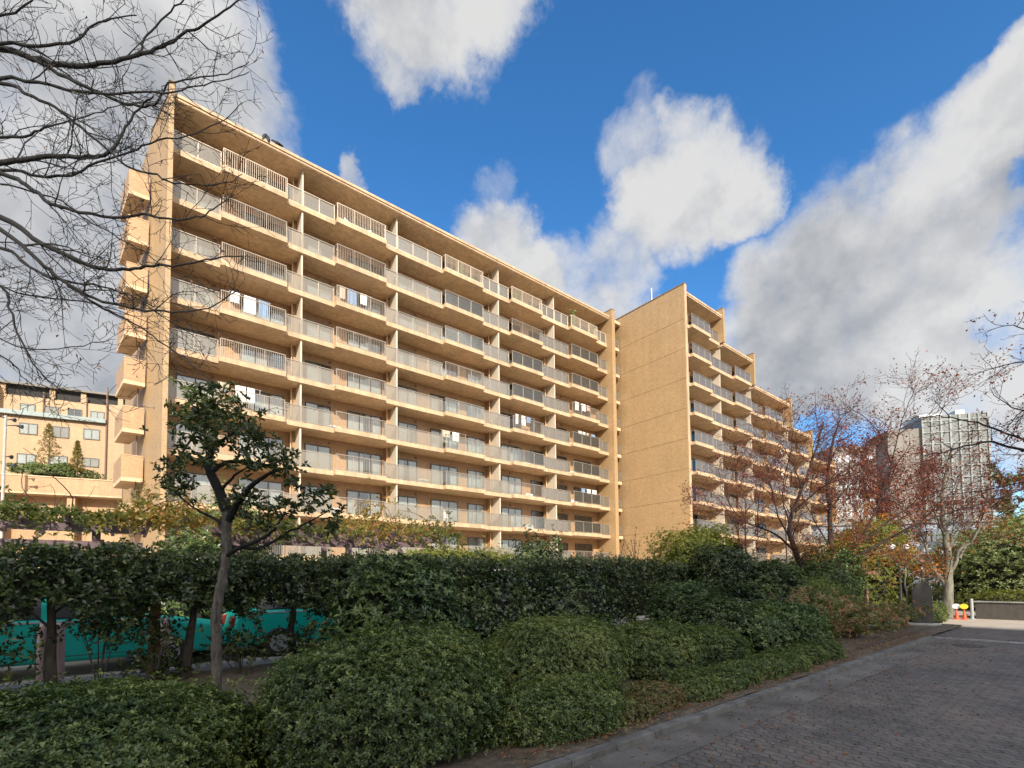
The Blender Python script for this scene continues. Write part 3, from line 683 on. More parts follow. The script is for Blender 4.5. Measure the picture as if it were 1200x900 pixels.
# ------------------------------------------------------------------ things on the balconies
FLOOR = ['top floor', 'second floor from the top', 'third floor from the top', 'fourth floor from the top', 'fifth floor from the top', 'fifth floor from the bottom', 'fourth floor from the bottom', 'third floor from the bottom', 'second floor from the bottom']
BAY = ['leftmost', 'second', 'middle', 'fourth', 'rightmost']
def ac_unit():
    t = thing('air_conditioner', '', 'air conditioner')
    mb = MB(); mb.box(-0.39, -0.15, 0.06, 0.39, 0.15, 0.62); bevel(mb.build('case', M['white'], t), 0.015)
    mb = MB(); 
    for i in range(5): mb.lathe((-0.1, -0.152, 0.34), [(0.02, 0), (0.02, 0.001)], 8)
    for r in (0.22, 0.17, 0.12, 0.06):
        pts = [(-0.1+r*math.cos(a*math.pi/10), -0.158, 0.34+r*math.sin(a*math.pi/10)) for a in range(21)]; mb.tube(pts, 0.008, 4)
    mb.build('grille', M['grey'], t)
    mb = MB(); mb.box(-0.33, -0.14, 0, -0.25, 0.14, 0.058); mb.box(0.25, -0.14, 0, 0.33, 0.14, 0.058); mb.build('foot', M['dark'], t)
    return t
ac0 = ac_unit(); first = True
for k in range(9):
    for u, x in enumerate((4.5, 11.2, 17.9, 28.6, 34.4)):
        if wr.random() < 0.42: continue
        o = ac0 if first else copy_tree(ac0); first = False
        o.location = (x+wr.uniform(-0.2, 0.2), 33.2, ZK[k]); o['group'] = 'air conditioners on the balconies'
        o['label'] = f'white air conditioner in the {BAY[u]} bay of the long block, {FLOOR[k]}'
def pot_plant(loc, h, label, seed):
    t = thing('potted_plant', label, 'plant', loc, group='plants on the balconies')
    mb = MB(); mb.lathe((0,0,0), [(0.11,0), (0.16,0.28), (0.175,0.28), (0.175,0.31), (0.14,0.31)], 14); mb.build('pot', M['rust'], t)
    r = np.random.default_rng(seed); n = 60
    C = np.stack([r.normal(size=n)*0.16, r.normal(size=n)*0.14, 0.35+r.random(n)*(h-0.35)], 1)
    foliage('foliage', C, r.normal(size=(n, 3))+np.array([0,0,1]), 5, 0.16, M['lightgreen'], t)
    mb = MB(); mb.tube([(0,0,0.29), (0.03,0,h*0.9)], 0.015, 5); mb.build('stem', M['bark_grey'], t)
for i, (x, k, h, l) in enumerate([(33.6,0,1.9,'tall leafy potted plant by the railing in the rightmost bay, top floor'), (36.2,0,1.5,'bushy potted plant near the end pier, top floor of the long block'),
        (20.6,0,1.0,'low potted plant behind the middle bay railing, top floor'), (26.5,0,0.9,'small potted plant in the fourth bay, top floor'), (34.0,7,1.2,'green potted plant in the rightmost bay, third floor from the bottom'), (27.4,8,1.6,'tall potted plant in the fourth bay just above the hedge')]):
    pot_plant((x, 32.0, ZK[k]), h, l, 40+i)
def chair(loc, rz, label):
    t = thing('balcony_chair', label, 'chair', loc, rz, 'chairs on the balconies')
    mb = MB(); mb.box(-0.22,-0.22,0.42,0.22,0.22,0.45); mb.build('seat', M['white'], t)
    mb = MB(); 
    for i in range(5): mb.box(-0.2+0.09*i,0.19,0.46,-0.15+0.09*i,0.215,0.9)
    mb.box(-0.22,0.188,0.9,0.22,0.218,0.95); mb.build('backrest', M['white'], t)
    for sx in (-1, 1):
        for sy in (-1, 1): mb = MB(); mb.box(sx*0.2-0.018,sy*0.2-0.018,0,sx*0.2+0.018,sy*0.2+0.018,0.419); mb.build('leg', M['white'], t)
chair((11.6, 32.3, ZK[0]), 0.5, 'white chair in the second bay, top floor of the long block'); chair((13.0, 32.4, ZK[0]), -0.6, 'white chair right of its twin in the second bay, top floor')
chair((19.6, 32.5, ZK[7]), 0.2, 'white chair in the middle bay, third floor from the bottom'); chair((36.0, 32.4, ZK[7]), 0.9, 'white chair in the rightmost bay, third floor from the bottom')
def laundry(x, k, label, seed):
    t = thing('laundry_rack', label, 'laundry', (x, 32.5, ZK[k]), group='laundry hung on the balconies'); r = random.Random(seed)
    mb = MB(); mb.tube([(-1.2,0,1.75),(1.2,0,1.75)], 0.015, 6)
    for sx in (-1.1, 1.1): mb.tube([(sx,0,1.75),(sx,0,0)], 0.015, 6)
    mb.build('pole', M['grey'], t); xx = -1.05
    while xx < 0.8:
        w, h = r.uniform(0.28, 0.7), r.uniform(0.5, 1.05); m = 7; vs = []
        for j in range(4):
            for i in range(m+1): vs.append((xx+w*i/m, 0.03*math.sin(i*1.9+xx*5)*(0.3+j/3)-0.02, 1.76-h*j/3))
        mb = MB(); mb.add(vs, [(j*(m+1)+i, j*(m+1)+i+1, (j+1)*(m+1)+i+1, (j+1)*(m+1)+i) for j in range(3) for i in range(m)])
        mb.build('cloth', r.choice([M['white'], M['white'], M['curtain'], M['cloth_blue'], M['cloth_pink'], M['drape']]), t); xx += w+r.uniform(0.05, 0.35)
M['cloth_blue'] = plain('blue_cloth', (0.20,0.30,0.45), 0.9); M['cloth_pink'] = plain('pink_cloth', (0.60,0.35,0.33), 0.9)
lr = random.Random(5)
for k in range(1, 8):
    for u, x in enumerate((5.6, 12.2, 20.5, 27.4, 35.6)):
        if lr.random() < 0.24: laundry(x+lr.uniform(-0.5, 0.5), k, f'laundry rack in the {BAY[u]} bay of the long block, {FLOOR[k]}', k*10+u)
def dish(loc, label):
    t = thing('satellite_dish', label, 'satellite dish', loc, 0.5, 'satellite dishes on the wing')
    mb = MB(); prof = [(0.0, 0.0)]+[(0.38*i/6, 0.14*(i/6)**2) for i in range(1, 7)]; mb.lathe((0,0,0), prof+[(0.37, 0.15)]+[(0.36*i/6, 0.02+0.14*(i/6)**2) for i in range(5, 0, -1)], 20)
    d = mb.build('reflector', M['white'], t, True); d.rotation_euler = (R_(70), 0, R_(-20)); d.location = (0, -0.15, 0.35)
    mb = MB(); mb.tube([(0, 0.15, -0.1), (0, 0.02, 0.34)], 0.025, 6); mb.tube([(0,-0.12,0.2), (0.05,-0.55,0.4)], 0.012, 5); mb.build('arm', M['grey'], t)
for (px, py, l) in ((913, 532, 'round white satellite dish on a wing balcony rail, the upper of the two'), (914, 558, 'round white satellite dish on a wing balcony rail, the lower of the two')):
    q = PY(px, py, 23.95); dish((q.x, q.y, q.z-0.3), l)
for i, (px, py, s, l) in enumerate(((309.5, 165.5, 1.0, 'small dark bird perched on the roof edge, leftmost of three'), (314, 166, 1.1, 'dark bird standing on the roof edge between two others'), (325, 173, 1.0, 'dark bird leaning forward on the roof edge, rightmost of three'))):
    q = PY(px, py, 31.55); t = thing('bird', l, 'bird', (q.x, 31.55, ROOF+0.04), 0.6+i*1.1, 'birds perched on the roof edge')
    mb = MB(); tilt = 1.15 if i < 2 else 0.35
    ax = Vector((math.cos(tilt), 0, math.sin(tilt))); c = Vector((0,0,0.20))
    pts = [c-ax*0.36, c-ax*0.26, c-ax*0.12, c, c+ax*0.10, c+ax*0.17, c+ax*0.21+Vector((0.02,0,0.015)), c+ax*0.26+Vector((0.05,0,0.01)), c+ax*0.27+Vector((0.13,0,-0.01))]
    mb.tube(pts, [r*s for r in (0.02,0.045,0.085,0.10,0.085,0.055,0.06,0.045,0.008)], 10); 
    for sy in (-1, 1): mb.tube([c-ax*0.05+Vector((0,sy*0.04,-0.05)), (0.0, sy*0.045, 0.0)], 0.012, 5)
    mb.build('body', M['black'], t, True)
    mb = MB()
    for sy in (-1, 1): mb.tube([c+ax*0.06+Vector((0,sy*0.085,0)), c-ax*0.15+Vector((0,sy*0.09,0)), c-ax*0.38+Vector((0,sy*0.03,0))], [0.02,0.035,0.008], 6)
    mb.build('wing', M['black'], t, True)

# ------------------------------------------------------------------ brick building far left, on its own axis
def frame_of(R0, ang):                              # plane through the pixel column at 125, running off to the right
    v = ray(125, 494); k = R0/math.hypot(v.x, v.y); return Vector((v.x*k, v.y*k, 0))
LA = math.atan2(-0.235, 0.972)
lb = thing('brick_building', 'salmon brick building with a metal roof strip and set back upper floor, far left', 'building', frame_of(72, LA), LA)
K = 1.6
def zz(z): return (z-1.6)*K+1.6
mb = MB(); mb.box(-16, 0, 0, 9, 6, zz(13.22)); mb.build('lower_wall', M['tile_salmon'], lb)
mb = MB(); mb.prism_y([(-16, zz(13.22)), (0.02, zz(13.22)), (0.02, zz(13.5)), (-16, zz(13.52))], -0.5, 6); mb.build('roof_strip', M['roofmetal'], lb)
mb = MB(); mb.box(0.06, 0.03, zz(13.221), 9, 8, zz(14.7)); mb.box(-12.5, 5, zz(13.2), 0.05, 12, 23.9); mb.build('upper_wall', M['tile_salmon'], lb)
mb = MB(); mb.box(-17, 4.6, 25.1, 0.2, 12, 25.35); mb.build('roof', M['frame'], lb)
mb = MB(); mb.box(-16.6, 5.3, 23.901, -0.2, 11.8, 25.09); mb.build('roof_shade_box', M['void_shade'], lb)  # solid dark box, shade under the roof painted in
mb = MB(); 
for x in (-11.2, -6.8, -3.9, -0.3): mb = MB(); mb.box(x, 4.95, 23.9, x+0.5, 5.25, 25.09); mb.build('roof_post', M['tile_salmon'], lb)
def lwin(x0, x1, z0, z1, y, st):
    w, h = x1-x0, z1-z0
    f = MB(); f.box(0,-0.1,0,w,0.0,0.08); f.box(0,-0.1,h-0.08,w,0,h); f.box(0,-0.1,0.08,0.07,0,h-0.08); f.box(w-0.07,-0.1,0.08,w,0,h-0.08); f.box(w/2-0.04,-0.09,0.08,w/2+0.04,-0.002,h-0.08)
    o = f.build('window', M['frame'], lb, loc=(x0, y, z0))
    p = MB(); p.box(0.07,-0.05,0.08,w/2-0.041,-0.045,h-0.08); p.box(w/2+0.041,-0.05,0.08,w-0.07,-0.045,h-0.08); p.build('pane', M['pane'], o)
    b = MB(); b.box(0.06,-0.035,0.08,w-0.06,-0.02,h-0.08); b.build('blind', [M['curtain'], M['void_shade'], M['drape']][st], o)  # the dark choice is painted interior shade, no blind
for x0, x1, z0, z1, st in ((-4.68,-3.73,11.97,12.74,0), (-2.99,-2.06,11.94,12.72,2), (-1.28,-0.36,12.0,12.76,0), (-6.4,-5.75,12.0,12.75,2), (-4.75,-3.77,9.9,10.62,0), (-3.05,-2.1,9.95,10.65,0), (-1.33,-0.36,10.03,10.67,2), (-4.7,-3.77,7.9,8.6,2), (-1.3,-0.36,7.95,8.6,0)):
    lwin(x0*K, x1*K, zz(z0), zz(z1), 0, st)
for i in range(5): x = -9.4+2.15*i; lwin(x, x+1.35, 21.4, 23.0, 5, (0, 2, 1, 0, 0)[i])
lwin(1.1, 2.5, zz(13.3), zz(14.0), 0.03, 0)
mb = MB()
for x in (-7.3, -3.3): mb.tube([(x, 4.9, zz(13.5)), (x, 4.9, 24.6)], 0.08, 6)
mb.tube([(0.03, -0.12, 0), (0.03, -0.12, 24.5)], 0.10, 6); mb.build('drainpipe', M['brown'], lb)
mb = MB(); mb.box(-16, 3.4, 21.9, -11.2, 5, 22.3); mb.box(-11.5, 3.4, 22.301, -11.2, 5, 25.0); mb.build('balcony', M['slab'], lb)
mb = MB(); mb.box(-16, 4.98, 22.4, -11.55, 5.02, 24.9); mb.build('balcony_window', M['pane'], lb)
pt = thing('brick_terrace', 'long low salmon brick terrace wall with planting on top, in front of the brick building', 'wall', frame_of(50, LA), LA)
K2 = 50/45.0
def z2(z): return (z-1.6)*K2+1.6
mb = MB(); mb.box(-6.25, 0, z2(8.0), 1.1, 2.6, z2(9.1)); mb.build('parapet', M['tile_salmon'], pt)
mb = MB(); mb.box(-6.3, -0.05, z2(9.1)+0.002, 1.1, 0.4, z2(9.1)+0.08); mb.box(-6.3, -0.03, z2(8.0)-0.1, 1.1, 2.6, z2(8.0)-0.002); mb.build('coping', M['slab'], pt)
mb = MB(); mb.box(-6.6, 1.2, 0, 6, 2.5, z2(8.0)-0.102); mb.build('lower_wall', M['tile_salmon'], pt)
mb = MB(); mb.box(-2.4, 0.3, 0, -1.9, 1.19, z2(8.0)-0.103); mb.box(-6.5, -0.4, 0, -6.26, 1.19, z2(9.2)); mb.build('buttress', M['tile_salmon'], pt)

# ------------------------------------------------------------------ far right: glazed tower, office slab, pale block
tw = thing('glass_tower', 'distant grey office tower with a white grid frame rising behind the bare maples', 'tower', P(1100, 560, 120).xy.to_3d(), -0.9)
a = -0.78
wv = 21
mb = MB(); mb.box(-3, 0, 0, 11, 14, 42.3); mb.build('facade', plain('tower_glass', (0.12,0.125,0.12), 0.5, var=0.25, scale=0.35), tw)
mb = MB()
for i in range(8): mb.box(-3+2*i-0.2, -0.25, 6, -3+2*i+0.2, -0.01, 42.2)
for j in range(13): mb.box(-3.2, -0.22, 6+2.9*j, 11.2, -0.012, 6.22+2.9*j)
mb.build('grid', plain('grey_green_grid', (0.27,0.29,0.27), 0.7), tw)
mb = MB(); mb.box(-10.5, 0.5, 0, -3.02, 12, 39.5); mb.build('side_block', M['far_wall'], tw)
mb = MB(); mb.box(-2, 3, 42.31, 3, 10, 43.6); mb.box(6, 3, 42.31, 8, 10, 44.2); mb.build('plant_room', M['grey'], tw)
of = thing('office_block', 'low pale blue and white banded office building seen through the autumn branches', 'building', P(1145, 640, 62).xy.to_3d(), -0.85)
mb = MB(); mb.box(-30, 0, 0, 16, 10, 8.6); mb.build('wall', plain('pale_blue_cladding', (0.22,0.25,0.29), 0.6, var=0.1, scale=0.4), of)
for z in (3.2, 6.2):
    mb = MB(); mb.box(-29.8, -0.06, z, 15.8, -0.005, z+1.4); f = mb.build('window_band', M['pane'], of)
    mb = MB()
    for i in range(24): mb.box(-29.9+1.9*i, -0.12, z+0.01, -29.78+1.9*i, -0.061, z+1.39)
    mb.build('mullion', M['frame'], f)
mb = MB(); mb.box(-30.2, -0.3, 8.602, 16.2, 10.2, 9.0); mb.build('roof', M['conc'], of)
pb = thing('pale_block', 'distant pale concrete tower block just right of the stepped wing', 'building', P(1000, 600, 105).xy.to_3d(), -0.75)
mb = MB(); mb.box(-4.2, 0, 0, 5.2, 10, 30.5); mb.box(-9.5, 2, 0, -4.22, 10, 22); mb.build('wall', M['far_wall'], pb)
for j in range(9):
    for i in range(4): mb = MB(); mb.box(-3.6+2.2*i, -0.05, 3+3*j, -2.2+2.2*i, -0.004, 4.5+3*j); mb.build('window', M['grey'], pb)

# ------------------------------------------------------------------ tall block across the road that throws the foreground into shade
bk_x = -47
bk = thing('neighbouring_block', 'plain grey apartment block across the road, behind the viewpoint, shading the foreground', 'apartment building', (bk_x, -42, 0))
mb = MB(); mb.box(-60, -14, 0, 40, 0, 33.2); mb.build('wall', M['conc'], bk)
mb = MB(); 
for j in range(10):
    for i in range(24): mb.box(-38+3.2*i, 0.004, 1.2+3.2*j, -36+3.2*i, 0.06, 2.8+3.2*j)
mb.build('window', M['frame'], bk)
mb = MB(); mb.box(-60.2, -14.2, 33.203, 40.2, 0.2, 33.5); mb.build('roof', M['slab'], bk)

# ------------------------------------------------------------------ cars behind the hedge
def car(name, label, loc, paint, van=False, rz=0.0):
    t = thing(name, label, 'van' if van else 'car', loc, rz, None)
    w = 0.84
    if van: low = [(-2.25,0.30),(2.2,0.30),(2.3,0.5),(2.28,0.95),(2.1,1.08),(-2.3,1.08),(-2.32,0.5)]; cab = [(-2.26,1.08),(2.02,1.08),(1.25,1.92),(-2.1,1.95)]
    else:   low = [(-2.25,0.26),(2.22,0.26),(2.34,0.45),(2.3,0.78),(1.05,1.0),(-1.55,1.02),(-2.25,0.98),(-2.34,0.6)]; cab = [(-1.75,1.0),(1.1,0.99),(0.35,1.48),(-0.95,1.50)]
    mb = MB(); mb.prism_y(low, -w, w); bevel(mb.build('body', paint, t), 0.06, 3)
    mb = MB(); mb.prism_y([(x*0.985, z) for x, z in cab], -w*0.90, w*0.90); bevel(mb.build('cabin_glass', M['dark'], t), 0.05, 2)
    mb = MB(); top = [c for c in cab if c[1] > 1.3]; x0, x1 = min(c[0] for c in top), max(c[0] for c in top); zt = max(c[1] for c in top)
    mb.box(x0-0.02, -w*0.88, zt-0.03, x1+0.02, w*0.88, zt+0.05); bevel(mb.build('roof', paint, t), 0.03)
    for xa in ((-0.35, 0.55) if not van else (-0.9, 0.4)):
        for sy in (-1, 1):
            mb = MB(); mb.box(xa-0.04, sy*w*0.905-0.012, 1.0, xa+0.04, sy*w*0.905+0.012, zt-0.02); mb.build('pillar', paint, t)
    for sy in (-1, 1):
        for xa, xb in ((-0.45, 0.5), (0.52, 1.3)) if not van else ((-0.75, 0.5), (0.52, 1.6)):
            mb = MB(); zc = 0.98 if not van else 1.04
            for bx in ((xa, 0.36, xa+0.012, zc), (xb-0.012, 0.36, xb, zc), (xa, 0.36, xb, 0.372)): mb.box(bx[0], sy*w-0.003, bx[1], bx[2], sy*w+0.003, bx[3])
            d = mb.build('door', M['dark'], t)
            mb = MB(); mb.box(xa+0.06, sy*w-0.02, 0.82, xa+0.28, sy*w+0.03, 0.85); mb.build('handle', M['dark'], d)
        mb = MB(); mb.box(-2.2, sy*w-0.01, 0.955, 1.1, sy*w+0.012, 0.985); mb.build('belt_trim', M['grey'], t)
        for x in (-1.45, 1.4):
            mb = MB(); prof = [(0.20,-0.1),(0.29,-0.1),(0.315,-0.07),(0.315,0.07),(0.29,0.1),(0.20,0.1)]
            mb.lathe((0,0,0), prof, 22); wl = mb.build('wheel', M['black'], t, loc=(x, sy*(w-0.06), 0.315)); wl.rotation_euler.x = R_(90)
            mb = MB(); mb.lathe((0,0,0), [(0.05,-0.105),(0.2,-0.102),(0.2,0.102),(0.05,0.105)], 18); mb.build('rim', M['grey'], wl)
        mb = MB(); mb.box(2.22, sy*0.58-0.18, 0.62, 2.325, sy*0.58+0.18, 0.76); bevel(mb.build('headlight', M['white'], t), 0.02)
        mb = MB(); mb.box(-2.36, sy*0.6-0.16, 0.68, -2.24, sy*0.6+0.16, 0.9); bevel(mb.build('tail_light', M['tail'], t), 0.02)
    mb = MB(); mb.box(2.25, -0.8, 0.36, 2.4, 0.8, 0.55); bevel(mb.build('bumper', paint, t), 0.03); mb = MB(); mb.box(-2.4, -0.8, 0.38, -2.25, 0.8, 0.58); bevel(mb.build('bumper', paint, t), 0.03)
    if paint == M['teal']:
        for i, (x, z, m) in enumerate(((0.40, 0.9, 'yellow'), (0.62, 0.93, 'yellow'), (0.62, 0.86, 'white'))):
            mb = MB(); mb.box(x-0.018, -w-0.006, z-0.015, x+0.018, -w+0.001, z+0.015); mb.build('sticker', M[m], t)
    return t
car('turquoise_car', 'turquoise car parked behind the hedge trunks at the left, behind the pink bollards', (-0.75, 12.35, 0), M['teal'])
car('turquoise_car', 'second turquoise car, mostly hidden by hedge leaves, right of the brown post', (4.1, 12.4, 0), M['teal'])
car('white_van', 'white van glimpsed through the gaps in the middle of the hedge', (9.2, 13.2, 0), M['white_paint'], True)

# ------------------------------------------------------------------ posts, signs and street furniture
def bollard(px, py, label):
    q = PY(px, py, 10.95); t = thing('bollard', label, 'bollard', (q.x, 10.95, 0.0), group='pale pink bollards beside the car park')
    mb = MB(); mb.lathe((0,0,0), [(0.075,0),(0.075,0.9),(0.07,0.95),(0.045,0.985),(0.0,0.99)], 18); mb.build('post', M['pink'], t, True)
    mb = MB(); mb.lathe((0,0,0), [(0.12,0.0),(0.12,0.012),(0.08,0.02)], 18); mb.build('base_plate', M['grey'], t)
bollard(49, 803, 'pale pink bollard left of the nearest hedge trunk, by the car door')
bollard(193, 786, 'pale pink bollard just right of the brown wooden post')
bollard(68, 795, 'pale pink bollard mostly hidden behind the dark hedge trunk')
q = PY(178, 796, 10.3); t = thing('wooden_post', 'rusty brown post standing in the hedge beside a pale pink bollard', 'post', (q.x, 10.3, 0))
mb = MB(); mb.tube([(0,0,0),(0.015,0,0.6),(0.03,0.01,1.25)], [0.10,0.085,0.075], 12); mb.build('shaft', M['rust'], t)
mb = MB(); mb.lathe((0.03,0.01,1.25), [(0.08,0),(0.08,0.03),(0.03,0.05)], 12); mb.build('cap', M['joint'], t)
def sign_cone(px, face, label):
    q = PY(px, 727, 3.72); t = thing('sign_cone', label, 'traffic cone', (24.2, q.y + (0.0), 0), R_(-75), 'traffic cones with round signs')
    d = 24.2/ray(px, 727).x; v = ray(px, 727)*d; t.location = (24.2, v.y, 0); t.scale = (0.5, 0.5, 0.5)
    mb = MB(); mb.box(-0.19,-0.19,0,0.19,0.19,0.03); mb.lathe((0,0,0.03), [(0.15,0),(0.14,0.03),(0.035,0.66),(0.03,0.68)], 18); mb.build('cone', M['orange'], t)
    mb = MB(); mb.tube([(0,0,0.66),(0,0,0.80)], 0.02, 8); mb.build('stem', M['orange'], t)
    mb = MB(); mb.lathe((0,0,0), [(0.0,-0.012),(0.235,-0.012),(0.235,0.012),(0.0,0.012)], 28); p = mb.build('sign_face', face, t, loc=(0,0,0.97)); p.rotation_euler = (R_(90),0,0); p.scale = (1, 0.8, 1)
    mb = MB(); mb.box(-0.10,-0.03,-0.026,0.10,0.03,-0.014); mb.build('pictogram', M['orange'] if face == M['yellow'] else M['grey'], p)
sign_cone(1121.5, M['white'], 'orange traffic cone topped with a round white sign, left of its twin')
sign_cone(1130.5, M['yellow'], 'orange traffic cone topped with a round yellow sign')
pw = thing('planter_wall', 'low dark stone planter wall at the far side of the sunny plaza', 'wall', (25.2, 3.0, 0), 0)
mb = MB(); mb.box(-0.2, -1.75, 0, 0.25, 0.3, 0.62); bevel(mb.build('wall', M['stone'], pw), 0.01); mb = MB(); mb.box(-0.25,-9.5,0,0.3,-1.753,0.66); mb.build('end_block', M['pale_stone'], pw)
mb = MB(); mb.box(-0.26,-1.75,0.622,0.3,0.34,0.66); mb.build('coping', M['conc'], pw)
gp = thing('gate_post', 'short pale metal post between the yellow sign and the planter wall', 'post', (24.7, 3.35, 0)); mb = MB(); mb.lathe((0,0,0), [(0.05,0),(0.05,0.72),(0.03,0.76)], 12); mb.build('tube', M['grey'], gp); mb = MB(); mb.lathe((0,0,0), [(0.1,0),(0.1,0.02),(0.06,0.03)], 12); mb.build('base_plate', M['grey'], gp)
st = thing('stone_slab', 'tall dark standing stone at the road edge beside a small orange maple', 'standing stone', (20.0, 3.88, 0), R_(-72)); st.scale = (0.78, 0.8, 0.95)
mb = MB(); mb.prism_y([(-0.34,0),(0.33,0),(0.32,1.28),(0.18,1.52),(-0.16,1.47),(-0.32,1.15)], -0.13, 0.13); bevel(mb.build('slab', M['stone'], st), 0.025, 3)
mb = MB(); mb.box(-0.55,-0.25,-0.05,0.55,0.25,0.12); bevel(mb.build('plinth', M['pale_stone'], st), 0.02)
def lamp(px, py, D, label, H=None, twin=False):
    q = P(px, py, D); t = thing('street_lamp', label, 'street lamp', (q.x, q.y, 0), -0.6, 'globe street lamps in the garden')
    z = q.z
    mb = MB(); mb.lathe((0,0,0), [(0.09,0),(0.09,0.4),(0.055,0.45),(0.045,z-0.3),(0.06,z-0.22)], 12); mb.build('pole', M['dark'], t)
    for dx in ((-0.36, 0.36) if twin else (0.0,)):
        if twin: mb = MB(); mb.tube([(0,0,z-0.6),(dx*0.6,0,z-0.55),(dx,0,z-0.16)], 0.025, 6); mb.build('arm', M['dark'], t)
        mb = MB(); mb.ball((dx,0,z), 0.15, sz=0.9); g = mb.build('globe', M['white'], t, True)
        mb = MB(); mb.lathe((dx,0,z-0.18), [(0.05,0),(0.08,0.06)], 12); mb.build('collar', M['dark'], g)
lamp(1053, 641, 23, 'dark lamp post carrying two white globes among the orange maple leaves', twin=True)
lamp(1136, 673, 25, 'lamp post with one white globe right of the pale forked trunk')
lamp(920, 598, 40, 'lamp post with a white globe half hidden behind the bare maple crown')
gs = thing('garden_shelter', 'small open garden shelter with a brown tiled roof behind the maple trunks', 'shelter', (24.6, 8.3, 0), -0.35)
mb = MB(); mb.prism_y([(-1.7,1.72),(1.7,1.72),(0.12,2.2),(-0.12,2.2)], -1.5, 1.5); mb.build('roof', plain('brown_roof_tile', (0.24,0.12,0.07), 0.8, var=0.2), gs)
for sx in (-1, 1):
    for sy in (-1, 1): mb = MB(); mb.box(sx*1.3-0.06, sy*1.1-0.06, 0, sx*1.3+0.06, sy*1.1+0.06, 1.719); mb.build('post', M['brown'], gs)
mb = MB(); mb.box(-1.6, 1.0, 0.4, 1.6, 1.1, 0.5); mb.box(-1.6, 0.7, 0.42, 1.6, 0.998, 0.46); mb.build('bench', M['brown'], gs)
up = thing('utility_pole', 'pale slim pole with dark loudspeakers standing in front of the brick building', 'pole', P(4, 560, 34).xy.to_3d())
z0, z1 = 0, P(6, 487, 34).z
mb = MB(); mb.tube([(0,0,0),(0,0,z1)], [0.11,0.08], 10); mb.build('shaft', M['pale_stone'], up)
for i, (dx, z) in enumerate(((0.5, z1-0.3), (0.9, z1-0.7), (-0.4, z1-0.2), (0.4, z1-3.0), (0.6, z1-3.6))):
    mb = MB(); mb.tube([(0.05,0,z),(dx*0.6,-0.1,z+0.05),(dx,-0.2,z)], [0.03,0.05,0.16], 8); mb.build('loudspeaker', M['dark'], up)

# ------------------------------------------------------------------ pergola with its vine
pg = thing('pergola', 'purple brown timber pergola with long rafters behind the hedge, under the vine', 'pergola', (0, 15.3, 0))
for i, (z, y) in enumerate(((3.02, 0.0), (2.62, 0.02))):
    mb = MB(); mb.box(-6, y-0.05, z-0.14, 0.35 if i == 0 else 0.3, y+0.05, z+0.04); mb.build('beam', M['purple'], pg)
for i, (z, y) in enumerate(((3.16, 0.0), (3.06, 0.9), (3.16, 1.8), (3.10, 2.7))):
    mb = MB(); mb.box(1.6, y-0.06, z-0.17, 9.1-0.2*i, y+0.06, z+0.05); mb.build('beam', M['purple'], pg)
for x in list(np.arange(-5.6, 9.0, 0.75)):
    mb = MB(); z = 3.065 if x < 1 else 3.22; mb.prism([(x-0.04,-0.5),(x+0.04,-0.5),(x+0.04,3.4),(x-0.04,3.4)], z, z+0.14); mb.build('rafter', M['purple'], pg)
for x in (-4.4, -0.6, 2.4, 5.6, 8.6):
    for y in (0.1, 2.6):
        mb = MB(); mb.box(x-0.08, y+0.061-0.08, 0, x+0.08, y+0.061+0.08, 2.9); mb.build('post', M['purple'], pg)
vn = thing('wisteria_vine', 'vine with green, yellow and rust leaves sprawling over the purple pergola', 'vine', (0, 15.3, 0))
r = np.random.default_rng(21); n = 5200
X = r.uniform(-6, 9.6, n); dens = 0.5+0.5*np.sin(X*1.3+1)*np.sin(X*0.7+2); keep = r.random(n) < (0.45+0.55*dens); X = X[keep]; n = len(X)
Y = r.uniform(-0.4, 3.4, n)
top = 3.3 + 0.55*np.clip(np.sin(X*0.9+0.7)+np.sin(X*2.1), -0.6, 1.6) + np.where((X > 5.4) & (X < 9.3), 0.35, 0) + np.where(X < -0.5, 0.25, 0)
Z = 3.22 + np.abs(r.normal(size=n))*0.5*(top-3.05)
hang = r.random(n) < 0.22; Y = np.where(hang, -0.55+r.normal(size=n)*0.08, Y); Z = np.where(hang, 3.35-np.abs(r.normal(size=n))*0.28, Z)
C = np.stack([X, Y, Z], 1)
foliage('foliage', C, r.normal(size=(n, 3))+np.array([0,-0.3,0.8]), 5, 0.13, M['wisteria'], vn, 0.38, np.clip(0.36+0.28*np.sin(X*1.1+0.5)+r.normal(size=n)*0.2+0.08*(X > 0), 0, 1), jit=0.5, droop=0.3)
mb = MB()
for i in range(46):
    x = r.uniform(-5.5, 9); q = [Vector((x, r.uniform(-0.4, 2.5), 3.3))]; d = Vector((r.normal(), r.normal()*0.4, 0.25))
    for j in range(9): d = (d+Vector((r.normal()*0.35, r.normal()*0.3, r.normal()*0.25))).normalized(); q.append(q[-1]+d*0.2); q[-1].z = max(q[-1].z, 3.24)
    mb.tube(q, taper(len(q), 0.016, 0.005), 4, cap=False)
mb.build('stem', M['bark_red'], vn)

